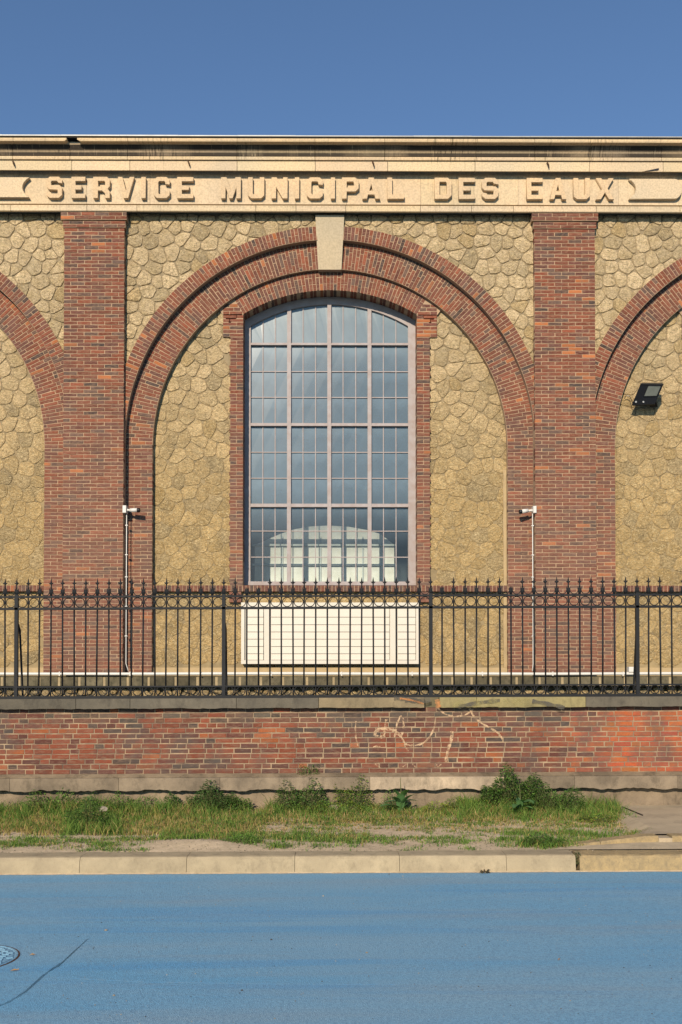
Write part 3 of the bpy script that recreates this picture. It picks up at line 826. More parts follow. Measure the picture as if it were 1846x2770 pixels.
mb = MB(); mb.box(BX0, BX1, 16.375, 16.9, .7, zb+.002); mb.build('foundation', M['plinth'], bld)

# window
def arch_pts(cx, cz, R, x0, x1, n=4): return [(x0+(x1-x0)*i/n, cz+math.sqrt(max(R*R-(x0+(x1-x0)*i/n-cx)**2, 0))) for i in range(n+1)]
gtop, gl_, gr_ = W(893, 823.6, YFR), W(678.3, 882, YFR), W(1104.7, 882, YFR)
ghx = (gr_[0]-gl_[0])/2; grs = gtop[1]-gl_[1]; GR = (ghx*ghx+grs*grs)/(2*grs); GZ = gtop[1]-GR; GX = (gl_[0]+gr_[0])/2
colsx = [(678.3, 710), (712.3, 743.5), (745.7, 777), (787.7, 819), (821, 853), (855, 886), (896, 927.5), (929.7, 962), (964, 995), (1005, 1037), (1039, 1071), (1073, 1104.7)]
rowsy = [(935, 1003), (1005.4, 1073), (1075.4, 1144.5), (1153.5, 1221.5), (1224, 1292), (1294.4, 1362.5), (1372.5, 1435), (1437.4, 1505.5), (1508, 1573)]
thinx = [711.2, 744.6, 820, 854, 928.6, 963, 1038, 1072]
mulx = [(777, 787.7), (886, 896.5), (995, 1005.5)]
thiny = [1004.2, 1074.2, 1222.8, 1293.2, 1436.2, 1506.8]
trny = [(927.5, 934.5), (1144.5, 1153), (1362.5, 1372)]
def window(dx, detailed):
    win = bpy.data.objects.new('tall_window', None); link(win, bld)
    X = lambda px: WX(px, YFR)+dx
    Zf = lambda py: WZ(py, YFR)
    join_f, join_p = MB(), MB()
    def part(name, mb, mat='sash'):
        if detailed: mb.build(name, M[mat], win)
        else:
            (join_p if mat == 'glass' else join_f).add(mb.v, mb.f)
    cx, gz = GX+dx, GZ
    zb, zt = Zf(1580), Zf(880)
    xL, xR = X(678.3), X(1104.7)
    oL, oR = WCX+dx-_h-.01, WCX+dx+_h+.01
    m = MB(); m.prism([(oL, zb), (xL, zb), (xL, zt+.01), (oL, zt+.25)], YFR-.01, 16.85); part('side_frame', m)
    m = MB(); m.prism([(xR, zb), (oR, zb), (oR, zt+.25), (xR, zt+.01)], YFR-.01, 16.85); part('side_frame', m)
    m = MB(); m.box(oL, oR, YFR-.03, 16.85, Zf(1583.5), Zf(1573.5)); part('window_sill', m)
    m = MB(); n = 28; v = []; f = []
    for i in range(n+1):
        t = i/n; xa = xL+(xR-xL)*t; za = gz+math.sqrt(max(GR*GR-(xa-cx)**2, 0))
        xb = oL+(oR-oL)*t; zb_ = WCZ+math.sqrt(max((WR0+.03)**2-(xb-WCX-dx)**2, 0))
        v += [(xa, YFR-.008, za), (xb, YFR-.008, zb_), (xa, 16.85, za), (xb, 16.85, zb_)]
    for i in range(n): q = 4*i; f += [(q, q+4, q+5, q+1), (q, q+2, q+6, q+4)]
    m.add(v, f); part('arched_head_frame', m)
    top = lambda x: gz+math.sqrt(max(GR*GR-(x-cx)**2, 0))
    for a, b in mulx:
        m = MB(); m.box(X(a), X(b), YFR-.012, 16.82, Zf(1574), top((X(a)+X(b))/2)+.005); part('mullion', m)
    segs = [(678.3, 777), (787.7, 886), (896.5, 995), (1005.5, 1104.7)]
    for a, b in trny:
        for s0, s1 in segs:
            m = MB(); m.box(X(s0), X(s1), YFR, 16.81, Zf(b), Zf(a)); part('transom', m)
            m = MB(); m.box(X(s0), X(s1), YFR-.022, YFR-.001, Zf(b), Zf(b)+.014); part('drip_rail', m)
    for q in thinx:
        m = MB()
        ys = [(927.5, None)]+[(1144.5, 934.5), (1362.5, 1153), (1574, 1372)]
        m.box(X(q-1.2), X(q+1.2), YGL-.016, YGL-.002, Zf(927.5), top(X(q)))
        for lo_, hi_ in ys[1:]: m.box(X(q-1.2), X(q+1.2), YGL-.016, YGL-.002, Zf(lo_), Zf(hi_))
        part('glazing_bar', m)
    for q in thiny:
        m = MB()
        for s0, s1 in segs: m.box(X(s0), X(s1), YGL-.020, YGL-.003, Zf(q+1.2), Zf(q-1.2))
        part('glazing_bar', m)
    def pane(pts):
        yj = YGL+rnd.uniform(-.0006, .0006); tl = rnd.uniform(-.002, .002)
        m = MB(); m.add([(x, yj+tl*(i % 2), z) for i, (x, z) in enumerate(pts)], [tuple(range(len(pts)))])
        if detailed:
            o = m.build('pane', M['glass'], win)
            uvl = o.data.uv_layers.new(name='UVMap'); xs = [p[0] for p in pts]; zs = [p[1] for p in pts]
            for li, lp in enumerate(o.data.loops):
                p = pts[lp.vertex_index]; uvl.data[li].uv = ((p[0]-min(xs))/(max(xs)-min(xs)), (p[1]-min(zs))/(max(zs)-min(zs)))
        else: join_p.add(m.v, m.f)
    for a, b in colsx:
        x0, x1 = X(a)-.008, X(b)+.008
        pane([(x0, Zf(929)), (x1, Zf(929))]+arch_pts(cx, gz, GR+.02, x1, x0))
        for r0, r1 in rowsy: pane([(x0, Zf(r1)-.01), (x1, Zf(r1)-.01), (x1, Zf(r0)+.01), (x0, Zf(r0)+.01)])
    if not detailed:
        join_f.build('frame', M['sash'], win); o = join_p.build('pane', M['glass'], win); o.data.uv_layers.new(name='UVMap')
window(0, True)
window(-BAY, False); window(BAY, False)
# hall behind the windows
mb = MB()
zf, zr = WZ(1620, 17), zz(372, 15.9)
mb.box(BX0, BX1, 24, 24.3, zf, zr-.05); mb.build('hall_back_wall', M['room'], bld)
mb = MB(); mb.box(BX0, BX1, 16.92, 24, zf-.2, zf); mb.build('hall_floor', M['room'], bld)
mb = MB(); mb.box(BX0, BX1, 16.6, 24.3, zr-.04, zr+.0); mb.build('roof', M['lead'], bld)
for x in (BX0, BX1-.2):
    mb = MB(); mb.box(x, x+.2, 16.91, 23.99, .8, zr-.05); mb.build('gable_wall', M['room'], bld)

# ================================================================== white arched enclosure inside
YT = 17.75
tank = thing('arched_enclosure', 'white panelled arched enclosure standing inside the hall behind the lowest panes of the tall window', 'enclosure', (0, 0, 0))
tp = [(688, 1640), (1067, 1640), (1067, 1474), (1050, 1460), (1028, 1444), (995, 1434), (945, 1425), (890, 1421.5), (840, 1424), (790, 1433), (755, 1446), (722, 1460), (690, 1474)]
P = [W(a, b, YT) for a, b in tp]
mb = MB(); mb.prism(P, YT, YT+2.2); mb.build('body', M['tank'], tank)
for py in (1475, 1528):  # darker bars standing for the window bars' shadows on the white face
    mb = MB(); a, z = W(684, py, YT); b, _ = W(1071, py, YT); mb.box(a, b, YT-.05, YT-.001, z-.018, z+.018); mb.build('rib', M['tankshade'], tank)
for px_ in (765, 868, 982):  # darker uprights, likewise painted mullion shadows
    mb = MB(); a = WX(px_, YT, 1500); mb.box(a-.012, a+.012, YT-.02, YT-.001, WZ(1640, YT), WZ(1452, YT)); mb.build('upright', M['tankshade'], tank)

# ================================================================== white slatted panel
YB = 16.33
pan = thing('slatted_panel', 'cream white slatted panel box mounted under the tall window behind the railings', 'panel', (0, 0, 0))
X = lambda q: WX(q, YB, 1700)
Zp = lambda q: WZ(q, YB)
mb = MB(); mb.box(X(654), X(1132), YB+.03, YIN-.03, Zp(1794), Zp(1631)); mb.build('backing_board', M['white'], pan)
for (a, b, c, d) in ((653, 1133, 1630, 1643), (653, 1133, 1786, 1796)):
    mb = MB(); mb.box(X(a), X(b), YB-.02, YB+.01, Zp(d), Zp(c)); mb.build('rail', M['white'], pan)
for (a, b) in ((653, 662), (715, 731), (1056, 1073.5), (1126, 1133)):
    mb = MB(); mb.box(X(a), X(b), YB-.018, YB+.01, Zp(1785.7), Zp(1643.3)); mb.build('stile', M['white'], pan)
rows = [1644, 1669.5, 1690, 1709.5, 1729, 1749, 1768.5, 1785.5]
for (a, b) in ((665, 712.8), (733.5, 1053.5), (1076, 1124)):
    for r0, r1 in zip(rows[:-1], rows[1:]):
        mb = MB(); z0, z1 = Zp(r1)+.004, Zp(r0)-.004
        xa, xb = X(a), X(b)
        mb.add([(xa, YB-.006, z0), (xb, YB-.006, z0), (xb, YB+.004, z1), (xa, YB+.004, z1), (xa, YB+.0115, z0), (xb, YB+.0115, z0), (xb, YB+.0115, z1), (xa, YB+.0115, z1)],
               [(0, 1, 2, 3), (0, 4, 5, 1), (1, 5, 6, 2), (3, 2, 6, 7), (0, 3, 7, 4)])
        mb.build('slat', M['white'], pan)

# ================================================================== pipes, cameras, floodlight
pipe = MB()
zp = WZ(1822.5, 16.13)
pts = [(BX0, 16.12, zp)]+[(x, 16.12, zp+rnd.uniform(-.006, .006)) for x in np.linspace(BX0+.5, BX1-.5, 14)]+[(BX1, 16.12, zp)]
pt_ = thing('wall_pipe', 'long thin white pipe running level along the foot of the hall wall', 'pipe', (0, 0, 0))
pipe.tube(pts, .026, 8); pipe.build('pipe', M['wplast'], pt_, True)
for q in np.arange(-7, 7.5, 1.18):
    mb = MB(); mb.box(q, q+.02, 16.09, 16.175, zp-.034, zp+.034); mb.build('clip', M['wplast'], pt_)
mb = MB(); a, z = W(1700, 1812, 16.12); mb.box(a, a+.13, 16.08, 16.2, z-.035, z+.05); mb.build('junction_box', M['wplast'], pt_)
def seccam(label, clabel, bx, by0, by1, arm, body, nose, tilt, cond, curve):
    t = thing('security_camera', label, 'camera', (0, 0, 0), 'security cameras on the arch legs')
    Yc = 16.13
    x0, x1 = WX(bx[0], Yc, 1380), WX(bx[1], Yc, 1380); z0, z1 = WZ(by1, Yc), WZ(by0, Yc)
    m = MB(); m.prism([(x0, z0), (x1, z0), (x1, z1), (x0, z1)], Yc-.01, Yc+.14, bev=.008); m.build('junction_box', M['wplast'], t)
    ax = WX(arm, Yc, 1380); s = 1 if arm > bx[1] else -1; zc = WZ(1379.5, Yc)
    m = MB(); m.tube([(x1 if s > 0 else x0, Yc+.05, zc), (((x1 if s > 0 else x0)+ax)/2, Yc+.05, zc+.004), (ax, Yc+.045, zc-.006)], [.03, .018, .022], 8); m.build('arm', M['wplast'], t, True)
    b0 = Vector((WX(body[0], Yc, 1380), Yc+.04, zc)); b1 = Vector((WX(body[1], Yc, 1380), Yc+.02, zc-tilt)); b2 = Vector((WX(nose, Yc, 1380), Yc+.012, zc-tilt*1.25))
    m = MB(); m.tube([b0, b1], [.033, .036], 14); m.build('housing', M['wplast'], t, True)
    m = MB(); m.tube([b1+(b1-b0)*.001, b2], [.038, .036], 14); m.build('lens_hood', M['black'], t, True)
    xc = WX(cond, Yc, 1500)
    tc = thing('cable_conduit', clabel, 'conduit', (0, 0, 0), 'white conduits below the cameras')
    m = MB(); zt_ = z0; pts = [(xc, Yc+.06, z0), (xc, Yc+.06, WZ(1600, Yc)), (xc+WX(curve[0], Yc)-WX(cond, Yc), Yc+.06, WZ(1795, Yc)), (WX(curve[1], Yc), Yc+.04, WZ(1816, Yc))]
    m.tube(pts, .008, 8); m.build('pipe', M['wplast'], tc, True)
    for py in (1420, 1500, 1560, 1640, 1720):
        m = MB(); zk = WZ(py, Yc); m.box(xc-.02, xc+.02, Yc+.045, Yc+.10, zk-.008, zk+.008); m.build('clip', M['wplast'], tc)
seccam('white bullet security camera on the left arch leg, pointing right with its black lens hood', 'thin white conduit dropping from the left security camera to the level pipe',
       (332, 342), 1367.5, 1388, 352, (352, 372), 378.5, .004, 340.5, (340.5, 349))
seccam('white bullet security camera on the right arch leg, pointing left and tilted slightly down', 'thin white conduit dropping from the right security camera to the level pipe',
       (1443, 1452), 1368, 1387.5, 1432, (1430, 1412), 1406, .022, 1443.5, (1443.5, 1440))
fl = thing('floodlight', 'black square floodlight tilted down on the rubble stone beside the right arch leg', 'floodlight', (0, 0, 0))
def q3(px, py, Y): x, z = W(px, py, Y); return (x, Y, z)
front = [q3(1709, 1096, 16.24), q3(1772, 1093, 16.20), q3(1795, 1040, 16.04), q3(1733, 1039, 16.06)]
back = [q3(1713, 1098, 16.36), q3(1770, 1098, 16.34), q3(1793, 1035, 16.20), q3(1737, 1035, 16.22)]
mb = MB(); mb.add(front+back, [(0, 1, 2, 3), (7, 6, 5, 4), (0, 4, 5, 1), (1, 5, 6, 2), (2, 6, 7, 3), (3, 7, 4, 0)]); mb.build('housing', M['black'], fl, fix=True)
f = [Vector(q) for q in front]
def bil(u, v, off): 
    p = (f[0]*(1-u)+f[1]*u)*(1-v)+(f[3]*(1-u)+f[2]*u)*v
    n = (f[1]-f[0]).cross(f[3]-f[0]).normalized()
    return tuple(p+n*off)
for nm, (u0, v0, u1, v1), mt in (('lens', (.36, .42, .93, .94), 'lampglass'),):
    mb = MB(); mb.add([bil(u0, v0, .006), bil(u1, v0, .006), bil(u1, v1, .006), bil(u0, v1, .006)], [(0, 1, 2, 3)]); mb.build(nm, M[mt], fl)
    mb = MB(); e = .012; R_ = [(u0, v0), (u1, v0), (u1, v1), (u0, v1)]
    for i in range(4): mb.tube([bil(*R_[i], .008), bil(*R_[(i+1) % 4], .008)], .006, 5)
    mb.build('lens_frame', M['black'], fl)
mb = MB(); mb.tube([bil(0, 1, 0), bil(1, 1, 0)], .012, 6); mb.build('top_rim', M['iron'], fl)
mb = MB(); mb.add([q3(1760, 1088, 16.25), q3(1776, 1086, 16.25), q3(1780, 1101, 16.35), q3(1758, 1101, 16.35), q3(1760, 1088, 16.41), q3(1776, 1086, 16.41), q3(1780, 1101, 16.41), q3(1758, 1101, 16.41)],
       [(3, 2, 1, 0), (0, 1, 5, 4), (1, 2, 6, 5), (2, 3, 7, 6), (3, 0, 4, 7)]); mb.build('bracket', M['iron'], fl)
for px_ in (1721, 1741):
    mb = MB(); a = Vector(q3(px_, 1087, 16.19)); mb.tube([a, a+Vector((0, .05, 0))], .016, 8); mb.build('knob', M['lead'], fl)
mb = MB(); mb.tube([q3(1690, 1078, 16.40), q3(1693, 1072, 16.38), q3(1699, 1070, 16.37), q3(1705, 1073, 16.36), q3(1708, 1080, 16.34), q3(1712, 1090, 16.3)], .006, 6); mb.build('cable', M['black'], fl)

# ================================================================== BOUNDARY WALL (slopes up gently to the right)
SL = .004
YW = 12.09
wall = thing('boundary_wall', 'low weathered red brick boundary wall with sooty coping and concrete footing below the railings', 'wall', (0, 0, 0))
def WZs(py, Y, px=923):         # height at x=0 for a photograph measurement at mid frame
    return WZ(py, Y, px)
zc0, zc1 = WZs(1914.5, YW-.05), WZs(1887.5, YW-.05)
zb1, zb0 = zc0+.005, WZs(2092, YW)
WX0, WX1 = -7.2, 7.2
def sz(x, z): return z+SL*x
Bw = Bricks()
nC = 13; ch = (zb1-zb0)/nC
def wall_col(x, z):
    t = rnd.random(); u = (z-zb0)/(zb1-zb0); px = 923+x*215
    new = px > 1600+rnd.uniform(-60, 60) and u < .93 or (px > 1490+rnd.uniform(-40, 60) and .35 < u < .85 and t < .8)
    if new: return tuple(v*rnd.uniform(.8, 1.05) for v in ((.46, .125, .050) if t > .15 else (.36, .10, .05)))
    if t < .40: c = (.27, .078, .042)
    elif t < .66: c = (.155, .060, .045)
    elif t < .84: c = (.27, .085, .048)
    elif t < .93: c = (.10, .072, .060)
    else: c = (.42, .13, .05)
    if u > .78 and rnd.random() < .75: c = mixc(c, (.125, .11, .085), rnd.uniform(.3, .9))
    if u < .12: c = mixc(c, (.10, .075, .06), .3)
    k = rnd.uniform(.68, 1.0); return tuple(v*k for v in c)
for i in range(nC):
    z = zb0+(i+.5)*ch; x = WX0-rnd.uniform(0, .2); seq = i
    while x < WX1:
        w = .226 if not (seq % 3 == 0) else .116
        if i % 4 == 1 and w > .2 and rnd.random() < .4: w = .116
        w += rnd.uniform(-.004, .004); seq += 1
        xm = x+w/2
        if WX0 < xm < WX1:
            Bw.add(xm, sz(xm, z)+rnd.uniform(-.002, .002), w-.010, ch-.0105, SL+rnd.uniform(-.006, .006), YW, .1, wall_col(xm, z), abs(xm) < 4.2)
        x += w
Bw.build(wall, M['wallbrick'])
mb = MB()
mb.add([(WX0, YW+.004, sz(WX0, zb0-.02)), (WX1, YW+.004, sz(WX1, zb0-.02)), (WX1, YW+.004, sz(WX1, zb1)), (WX0, YW+.004, sz(WX0, zb1)),
        (WX0, YW+.35, sz(WX0, zb0-.02)), (WX1, YW+.35, sz(WX1, zb0-.02)), (WX1, YW+.35, sz(WX1, zb1)), (WX0, YW+.35, sz(WX0, zb1))], [(0, 1, 2, 3), (7, 6, 5, 4), (3, 2, 6, 7)])
mb.build('mortar_bed', M['wmortar'], wall)
def ragged(mb, x0, x1, yf, yb, zt, zb, amp, seed, step=.05, ledge=0, col=(1, 1, 1)):
    """block with a broken lower edge"""
    r = random.Random(seed); n = max(2, int((x1-x0)/step)); v = []; f = []
    for i in range(n+1):
        x = x0+(x1-x0)*i/n; a = amp*(math.sin(x*9+seed)*.5+math.sin(x*23+seed*2)*.3+r.uniform(-.5, .5)); a = min(max(a, -amp), amp)
        if i in (0, n): a *= .3
        ft = yf+ledge*.0
        v += [(x, yf+r.uniform(0, .004), sz(x, zb)+a), (x, yf+r.uniform(0, .003), sz(x, zt-ledge*.5)), (x, yf+ledge, sz(x, zt)), (x, yb, sz(x, zt)), (x, yb, sz(x, zb)+a)]
    for i in range(n):
        q = 5*i
        f += [(q, q+5, q+6, q+1), (q+1, q+6, q+7, q+2), (q+2, q+7, q+8, q+3), (q+4, q+9, q+5, q), (q+3, q+8, q+9, q+4)]
    f += [(0, 1, 2, 3, 4), (5*n+4, 5*n+3, 5*n+2, 5*n+1, 5*n)]
    mb.add(v, f, col)
XW = lambda px: (px-910)/215.0*1.0
cj = [-640, -330, -60, 214, 359, 643, 863, 1146, 1186, 1285, 1577, 1860, 2130, 2480]
for a, b in zip(cj[:-1], cj[1:]):
    if a == 1146:
        mb = MB(); ragged(mb, WX(a, YW)+.002, WX(b, YW)-.002, YW-.006, YW+.4, zc1, zc0-.0, .002, a, col=(1.15, 1.1, .85)); mb.build('coping_stone', M['coping'], wall); continue
    k = rnd.uniform(.9, 1.1); col = (k, k, k)
    if 860 <= a < 1146: col = (1.9, 1.7, 1.35)
    if 1186 <= a < 1570: col = (2.2, 2.1, 1.35)
    mb = MB(); ragged(mb, WX(a, YW)+.003, WX(b, YW)-.003, YW-.095, YW+.42, zc1, zc0, .006, a, col=col, ledge=.008); mb.build('coping_stone', M['coping'], wall)
zl1, zl0 = WZs(2101, YW-.05), WZs(2135, YW-.06)
bj = [-640, -300, 40, 330, 600, 838, 1000, 1358, 1545, 1820, 2150, 2480]
for a, b in zip(bj[:-1], bj[1:]):
    k = rnd.uniform(.72, 1.0)
    if a in (1000, ): k = 1.6
    mb = MB(); x0, x1 = WX(a, YW)+.002, WX(b, YW)-.002
    ragged(mb, x0, x1, YW-.115, YW+.3, zl1, zl0, .016, a, step=.045, ledge=.018, col=(k, k, k*.98)); mb.build('footing_band', M['band'], wall)
mb = MB(); ragged(mb, WX0, WX1, YW-.07, YW+.3, zb0+.004, zl1+.002, .0, 3, ledge=.06, col=(.8, .78, .72)); mb.build('footing_ledge', M['band'], wall)
mb = MB(); ragged(mb, WX0, WX1, YW-.004, YW+.3, zl0+.03, 0.0, .0, 9, col=(.92, .9, .86)); mb.build('foundation', M['band'], wall)
# flat spray paint on the wall
def strokes(name, mat, lines, width, Y, base=(940, 1900), k=3.267):
    mb = MB()
    for ln in lines:
        wv = width
        if isinstance(ln, tuple): ln, wv = ln
        pts = [Vector(W(base[0]+a/k, base[1]+b/k, Y)) for a, b in ln]
        # smooth
        for _ in range(2):
            q = [pts[0]]
            for a, b in zip(pts[:-1], pts[1:]): q += [a*.75+b*.25, a*.25+b*.75]
            pts = q+[pts[-1]]
        for i, p in enumerate(pts):
            d = (pts[min(i+1, len(pts)-1)]-pts[max(i-1, 0)]).normalized(); n = Vector((-d.y, d.x))*wv/2*(1+.25*math.sin(i*1.7))
            yo = Y-.0003*(i % 2)
            if i == 0: b0 = len(mb.v)
            mb.v += [(p.x+n.x, Y, p.y+n.y), (p.x-n.x, Y, p.y-n.y)]; mb.c += [(1, 1, 1)]*2
        mb.f += [(b0+2*i, b0+2*i+1, b0+2*i+3, b0+2*i+2) for i in range(len(pts)-1)]
    return mb.build(name, M[mat], wall)
strokes('graffiti', 'graf', [([(320, 285), (325, 302), (290, 306), (255, 300), (240, 280), (255, 250), (300, 230), (350, 232), (400, 245), (440, 270), (475, 298)], .036)], .03, YW-.0035)
strokes('graffiti', 'graf', [[(475, 298), (500, 350), (525, 378), (600, 384), (680, 360), (740, 290), (775, 210), (778, 150)],
    ([(345, 150), (335, 230), (320, 295)], .028), [(470, 118), (497, 150), (497, 240), (480, 292)], [(470, 125), (435, 195), (425, 260), (418, 310)]], .022, YW-.0042)
strokes('graffiti', 'graf', [[(78, 165), (72, 250), (75, 320), (92, 385)], [(800, 45), (850, 100), (930, 127), (1030, 120), (1088, 85), (1112, 58)]], .02, YW-.0049)
strokes('graffiti', 'graf', [[(1080, 55), (1120, 130), (1180, 182), (1250, 220), (1330, 265), (1372, 325)], ([(925, 255), (920, 340), (895, 400), (882, 470), (870, 525)], .035),
    ([(245, 545), (290, 578)], .014), ([(490, 570), (522, 546)], .014), ([(575, 545), (606, 574)], .014), ([(790, 545), (792, 576), (832, 546)], .014), ([(500, 372), (540, 432)], .018), ([(228, 395), (262, 385), (295, 395)], .018)], .022, YW-.0056)
strokes('graffiti', 'grafd', [([(20, 10), (110, 14), (200, 26), (260, 42)], .05)], .05, YW-0.1023, (1060, 1886), 3.267*1.0)
strokes('graffiti', 'grafd', [([(10, 0), (60, 4), (120, 0)], .06), ([(240, 30), (330, 12), (420, 2)], .05), ([(560, 6), (640, 20), (700, 34)], .05)], .05, YW-0.1028, (1090, 1893), 1.6)
strokes('graffiti', 'graft', [([(0, 0), (4, 20), (8, 44)], .06)], .05, YW-0.1043, (1183, 1892), 2)
strokes('graffiti', 'graft', [([(0, 0), (60, 8), (130, 30)], .022)], .03, YW-0.1048, (1082, 1889), 2)
strokes('graffiti', 'grafy', [([(0, 20), (120, 26), (300, 24), (420, 14)], .10)], .08, YW-0.1038, (1225, 1890), 2)

# ================================================================== RAILINGS
fence = thing('iron_railing', 'long dark iron railing of spear topped bars with ring bands on the wall coping', 'railing', (0, 0, 0))
YF = 12.16
k215 = F/YF
ZR = lambda py: WZ(py, YF)
zr1t, zr1b = ZR(1609.5), ZR(1614.5); zr2t, zr2b = ZR(1641), ZR(1647); zr3t, zr3b = ZR(1853), ZR(1857); zr4t, zr4b = ZR(1880), ZR(1888)
pitch = WX(1165, YF)-WX(607, YF); pitch /= 18
xp0 = WX(607, YF)
def bar(mb, x0, x1, zt, zb, y0, y1):
    mb.add([(x0, y0, sz(x0, zb)), (x1, y0, sz(x1, zb)), (x1, y1, sz(x1, zb)), (x0, y1, sz(x0, zb)), (x0, y0, sz(x0, zt)), (x1, y0, sz(x1, zt)), (x1, y1, sz(x1, zt)), (x0, y1, sz(x0, zt))],
           [(0, 1, 5, 4), (1, 2, 6, 5), (2, 3, 7, 6), (3, 0, 4, 7), (4, 5, 6, 7), (3, 2, 1, 0)])
for (t, b, dy) in ((zr1t, zr1b, .020), (zr2t, zr2b, .022), (zr3t, zr3b, .018), (zr4t, zr4b, .028)):
    mb = MB(); bar(mb, WX0, WX1, t, b, YF-dy, YF+dy); mb.build('rail', M['iron'], fence)
def lathe(mb, x, y, prof, n=7):
    """prof [(z,r)]"""
    mb.tube([(x, y, z) for z, r in prof], [r for z, r in prof], n)
ztip, zfl, zcol = ZR(1561.5), ZR(1575), ZR(1593)
broken = [669, 700, 1197, 1381, 1815]
bidx = set(round((WX(p, YF)-xp0)/pitch) for p in broken)
def spear(mb, x, s, full=True):
    z = lambda q: q+s
    # leafy collar (three upright leaves) on the rail
    for a, l in ((-.016, 1), (.016, 1)):
        mb.tube([(x+a*.5, YF, z(zr1t)), (x+a*1.05, YF, z(zcol-.01)), (x+a*1.5, YF, z(zcol+.022))], [.008, .010, .002], 5)
    mb.tube([(x, YF, z(zr1t)), (x, YF, z(zcol+.02))], .0105, 6)
    if not full: return
    mb.tube([(x, YF, z(zcol+.02)), (x, YF, z(zcol+.03)), (x, YF, z(zcol+.034)), (x, YF, z(zfl-.018)), (x, YF, z(zfl)), (x, YF, z(zfl+.016)), (x, YF, z(ztip))], [.0105, .013, .008, .009, .017, .010, .0015], 6)
    for sg in (-1, 1):
        mb.tube([(x+sg*.006, YF, z(zfl-.012)), (x+sg*.018, YF, z(zfl-.001)), (x+sg*.031, YF, z(zfl+.006))], [.008, .0075, .0015], 5)
imin, imax = int((WX0-xp0)/pitch)+1, int((WX1-xp0)/pitch)-1
U = dict()
for i in range(imin, imax+1):
    x = xp0+i*pitch+rnd.uniform(-.0015, .0015); s = SL*x
    post = i % 18 == 0
    lean = rnd.uniform(-.006, .006)
    if post:
        mb = MB(); mb.box(x-.022, x+.022, YF-.022, YF+.022, zr4b-.02+s, ZR(1606)+s); mb.build('post', M['iron'], fence); po = None
        mb = MB(); mb.tube([(x+.012, YF+.02, ZR(1685)+s), (x+.016, YF+.08, ZR(1700)+s), (x+.014, YF+.22, ZR(1886)+s)], .014, 6); mb.build('brace', M['iron'], fence)
    else:
        mb = MB(); mb.tube([(x+lean, YF, zr3b+s), (x, YF, zr2b+s)], .0108, 7); mb.tube([(x, YF, zr2t+s), (x, YF, zr1b+s)], .009, 6); mb.tube([(x+lean, YF, zr4t+s), (x+lean, YF, zr3b+s)], .009, 6)
        mb.build('bar', M['iron'], fence, True)
    mb = MB(); spear(mb, x, s, i not in bidx); mb.build('spear_head' if i not in bidx else 'broken_spear_stub', M['iron'], fence, True)
    xm = x+pitch/2; s2 = SL*xm
    r1 = (zr1b-zr2t)/2
    mb = MB(); mb.ring(xm, (zr1b+zr2t)/2+s2, YF, r1-.003, .006); mb.build('ring', M['iron'], fence, True)
    r2 = (zr3b-zr4t)/2
    mb = MB(); mb.ring(xm, (zr3b+zr4t)/2+s2, YF, r2-.0005, .0065); mb.build('ring', M['iron'], fence, True)
    mb = MB(); mb.ring(xm, zr1t+.055+s2, YF, .052, .0055, math.pi*1.02, math.pi*1.98, 12); mb.build('scroll', M['iron'], fence, True)

# ================================================================== GROUND
def struct(mb, name, mat, parent=None, **kw):
    o = mb.build(name, M[mat], parent, **kw)
    if parent is None: o['kind'] = 'structure'
    return o
YK = 9.06
# road with a real open crack running out of it
ck = [(247, 2533), (226, 2552), (207, 2570), (186, 2590), (163, 2607), (142, 2621), (118, 2640), (96, 2660), (72, 2680), (50, 2692), (28, 2705), (0, 2716), (-60, 2745), (-200, 2800), (-420, 2870)]
cw = [G(a, b, 0) for a, b in ck]
dn = []
for i, (a, b) in enumerate(cw):
    pass
pts = [cw[0]]
for a, b in zip(cw[:-1], cw[1:]):
    for t in (1/4, 2/4, 3/4, 1.0):
        j = .013 if t < 1 else .004
        pts.append((a[0]+(b[0]-a[0])*t+rnd.uniform(-j, j), a[1]+(b[1]-a[1])*t+rnd.uniform(-j, j)))
up_, dn_ = [], []
for i, p in enumerate(pts):
    w = .003+min(i, 8)*.0011*rnd.uniform(.2, 1.7)
    a = pts[max(i-1, 0)]; b = pts[min(i+1, len(pts)-1)]; d = Vector((b[0]-a[0], b[1]-a[1])).normalized()
    up_.append((p[0]+d.y*w*-1, p[1]+d.x*w)); dn_.append((p[0]+d.y*w, p[1]-d.x*w))
def rz(x, y): return SL*x
for L in (up_, dn_):        # keep x falling so that the sheet never folds
    for i in range(1, len(L)):
        if L[i][0] > L[i-1][0]-.001: L[i] = (L[i-1][0]-.001, L[i][1])
mb = MB(); YA, YZ_ = YK+.02, 2.2
tp_ = pts[0]; U_ = [tp_]+up_[1:]; D_ = [tp_]+dn_[1:]
def rq(a, b, c, d): mb.add([(p[0], p[1], rz(*p)) for p in (a, b, c, d)], [(0, 1, 2, 3)])
rq((tp_[0], tp_[1]), (45, tp_[1]), (45, YA), (tp_[0], YA)); rq((tp_[0], YZ_), (45, YZ_), (45, tp_[1]), tp_)
for i in range(len(U_)-1):
    a_, b_ = U_[i], U_[i+1]; rq(b_, a_, (a_[0], YA), (b_[0], YA))
    a_, b_ = D_[i], D_[i+1]; rq((b_[0], YZ_), (a_[0], YZ_), a_, b_)
    for L in (U_, D_):
        p, q = L[i], L[i+1]; mb.add([(p[0], p[1], rz(*p)), (q[0], q[1], rz(*q)), (q[0], q[1], rz(*q)-.03), (p[0], p[1], rz(*p)-.03)], [(0, 1, 2, 3)], (.2, .2, .2))
rq((-45, U_[-1][1]), U_[-1], (U_[-1][0], YA), (-45, YA)); rq((-45, YZ_), (D_[-1][0], YZ_), D_[-1], (-45, D_[-1][1]))
o = mb.build('road', M['road']); o['kind'] = 'structure'
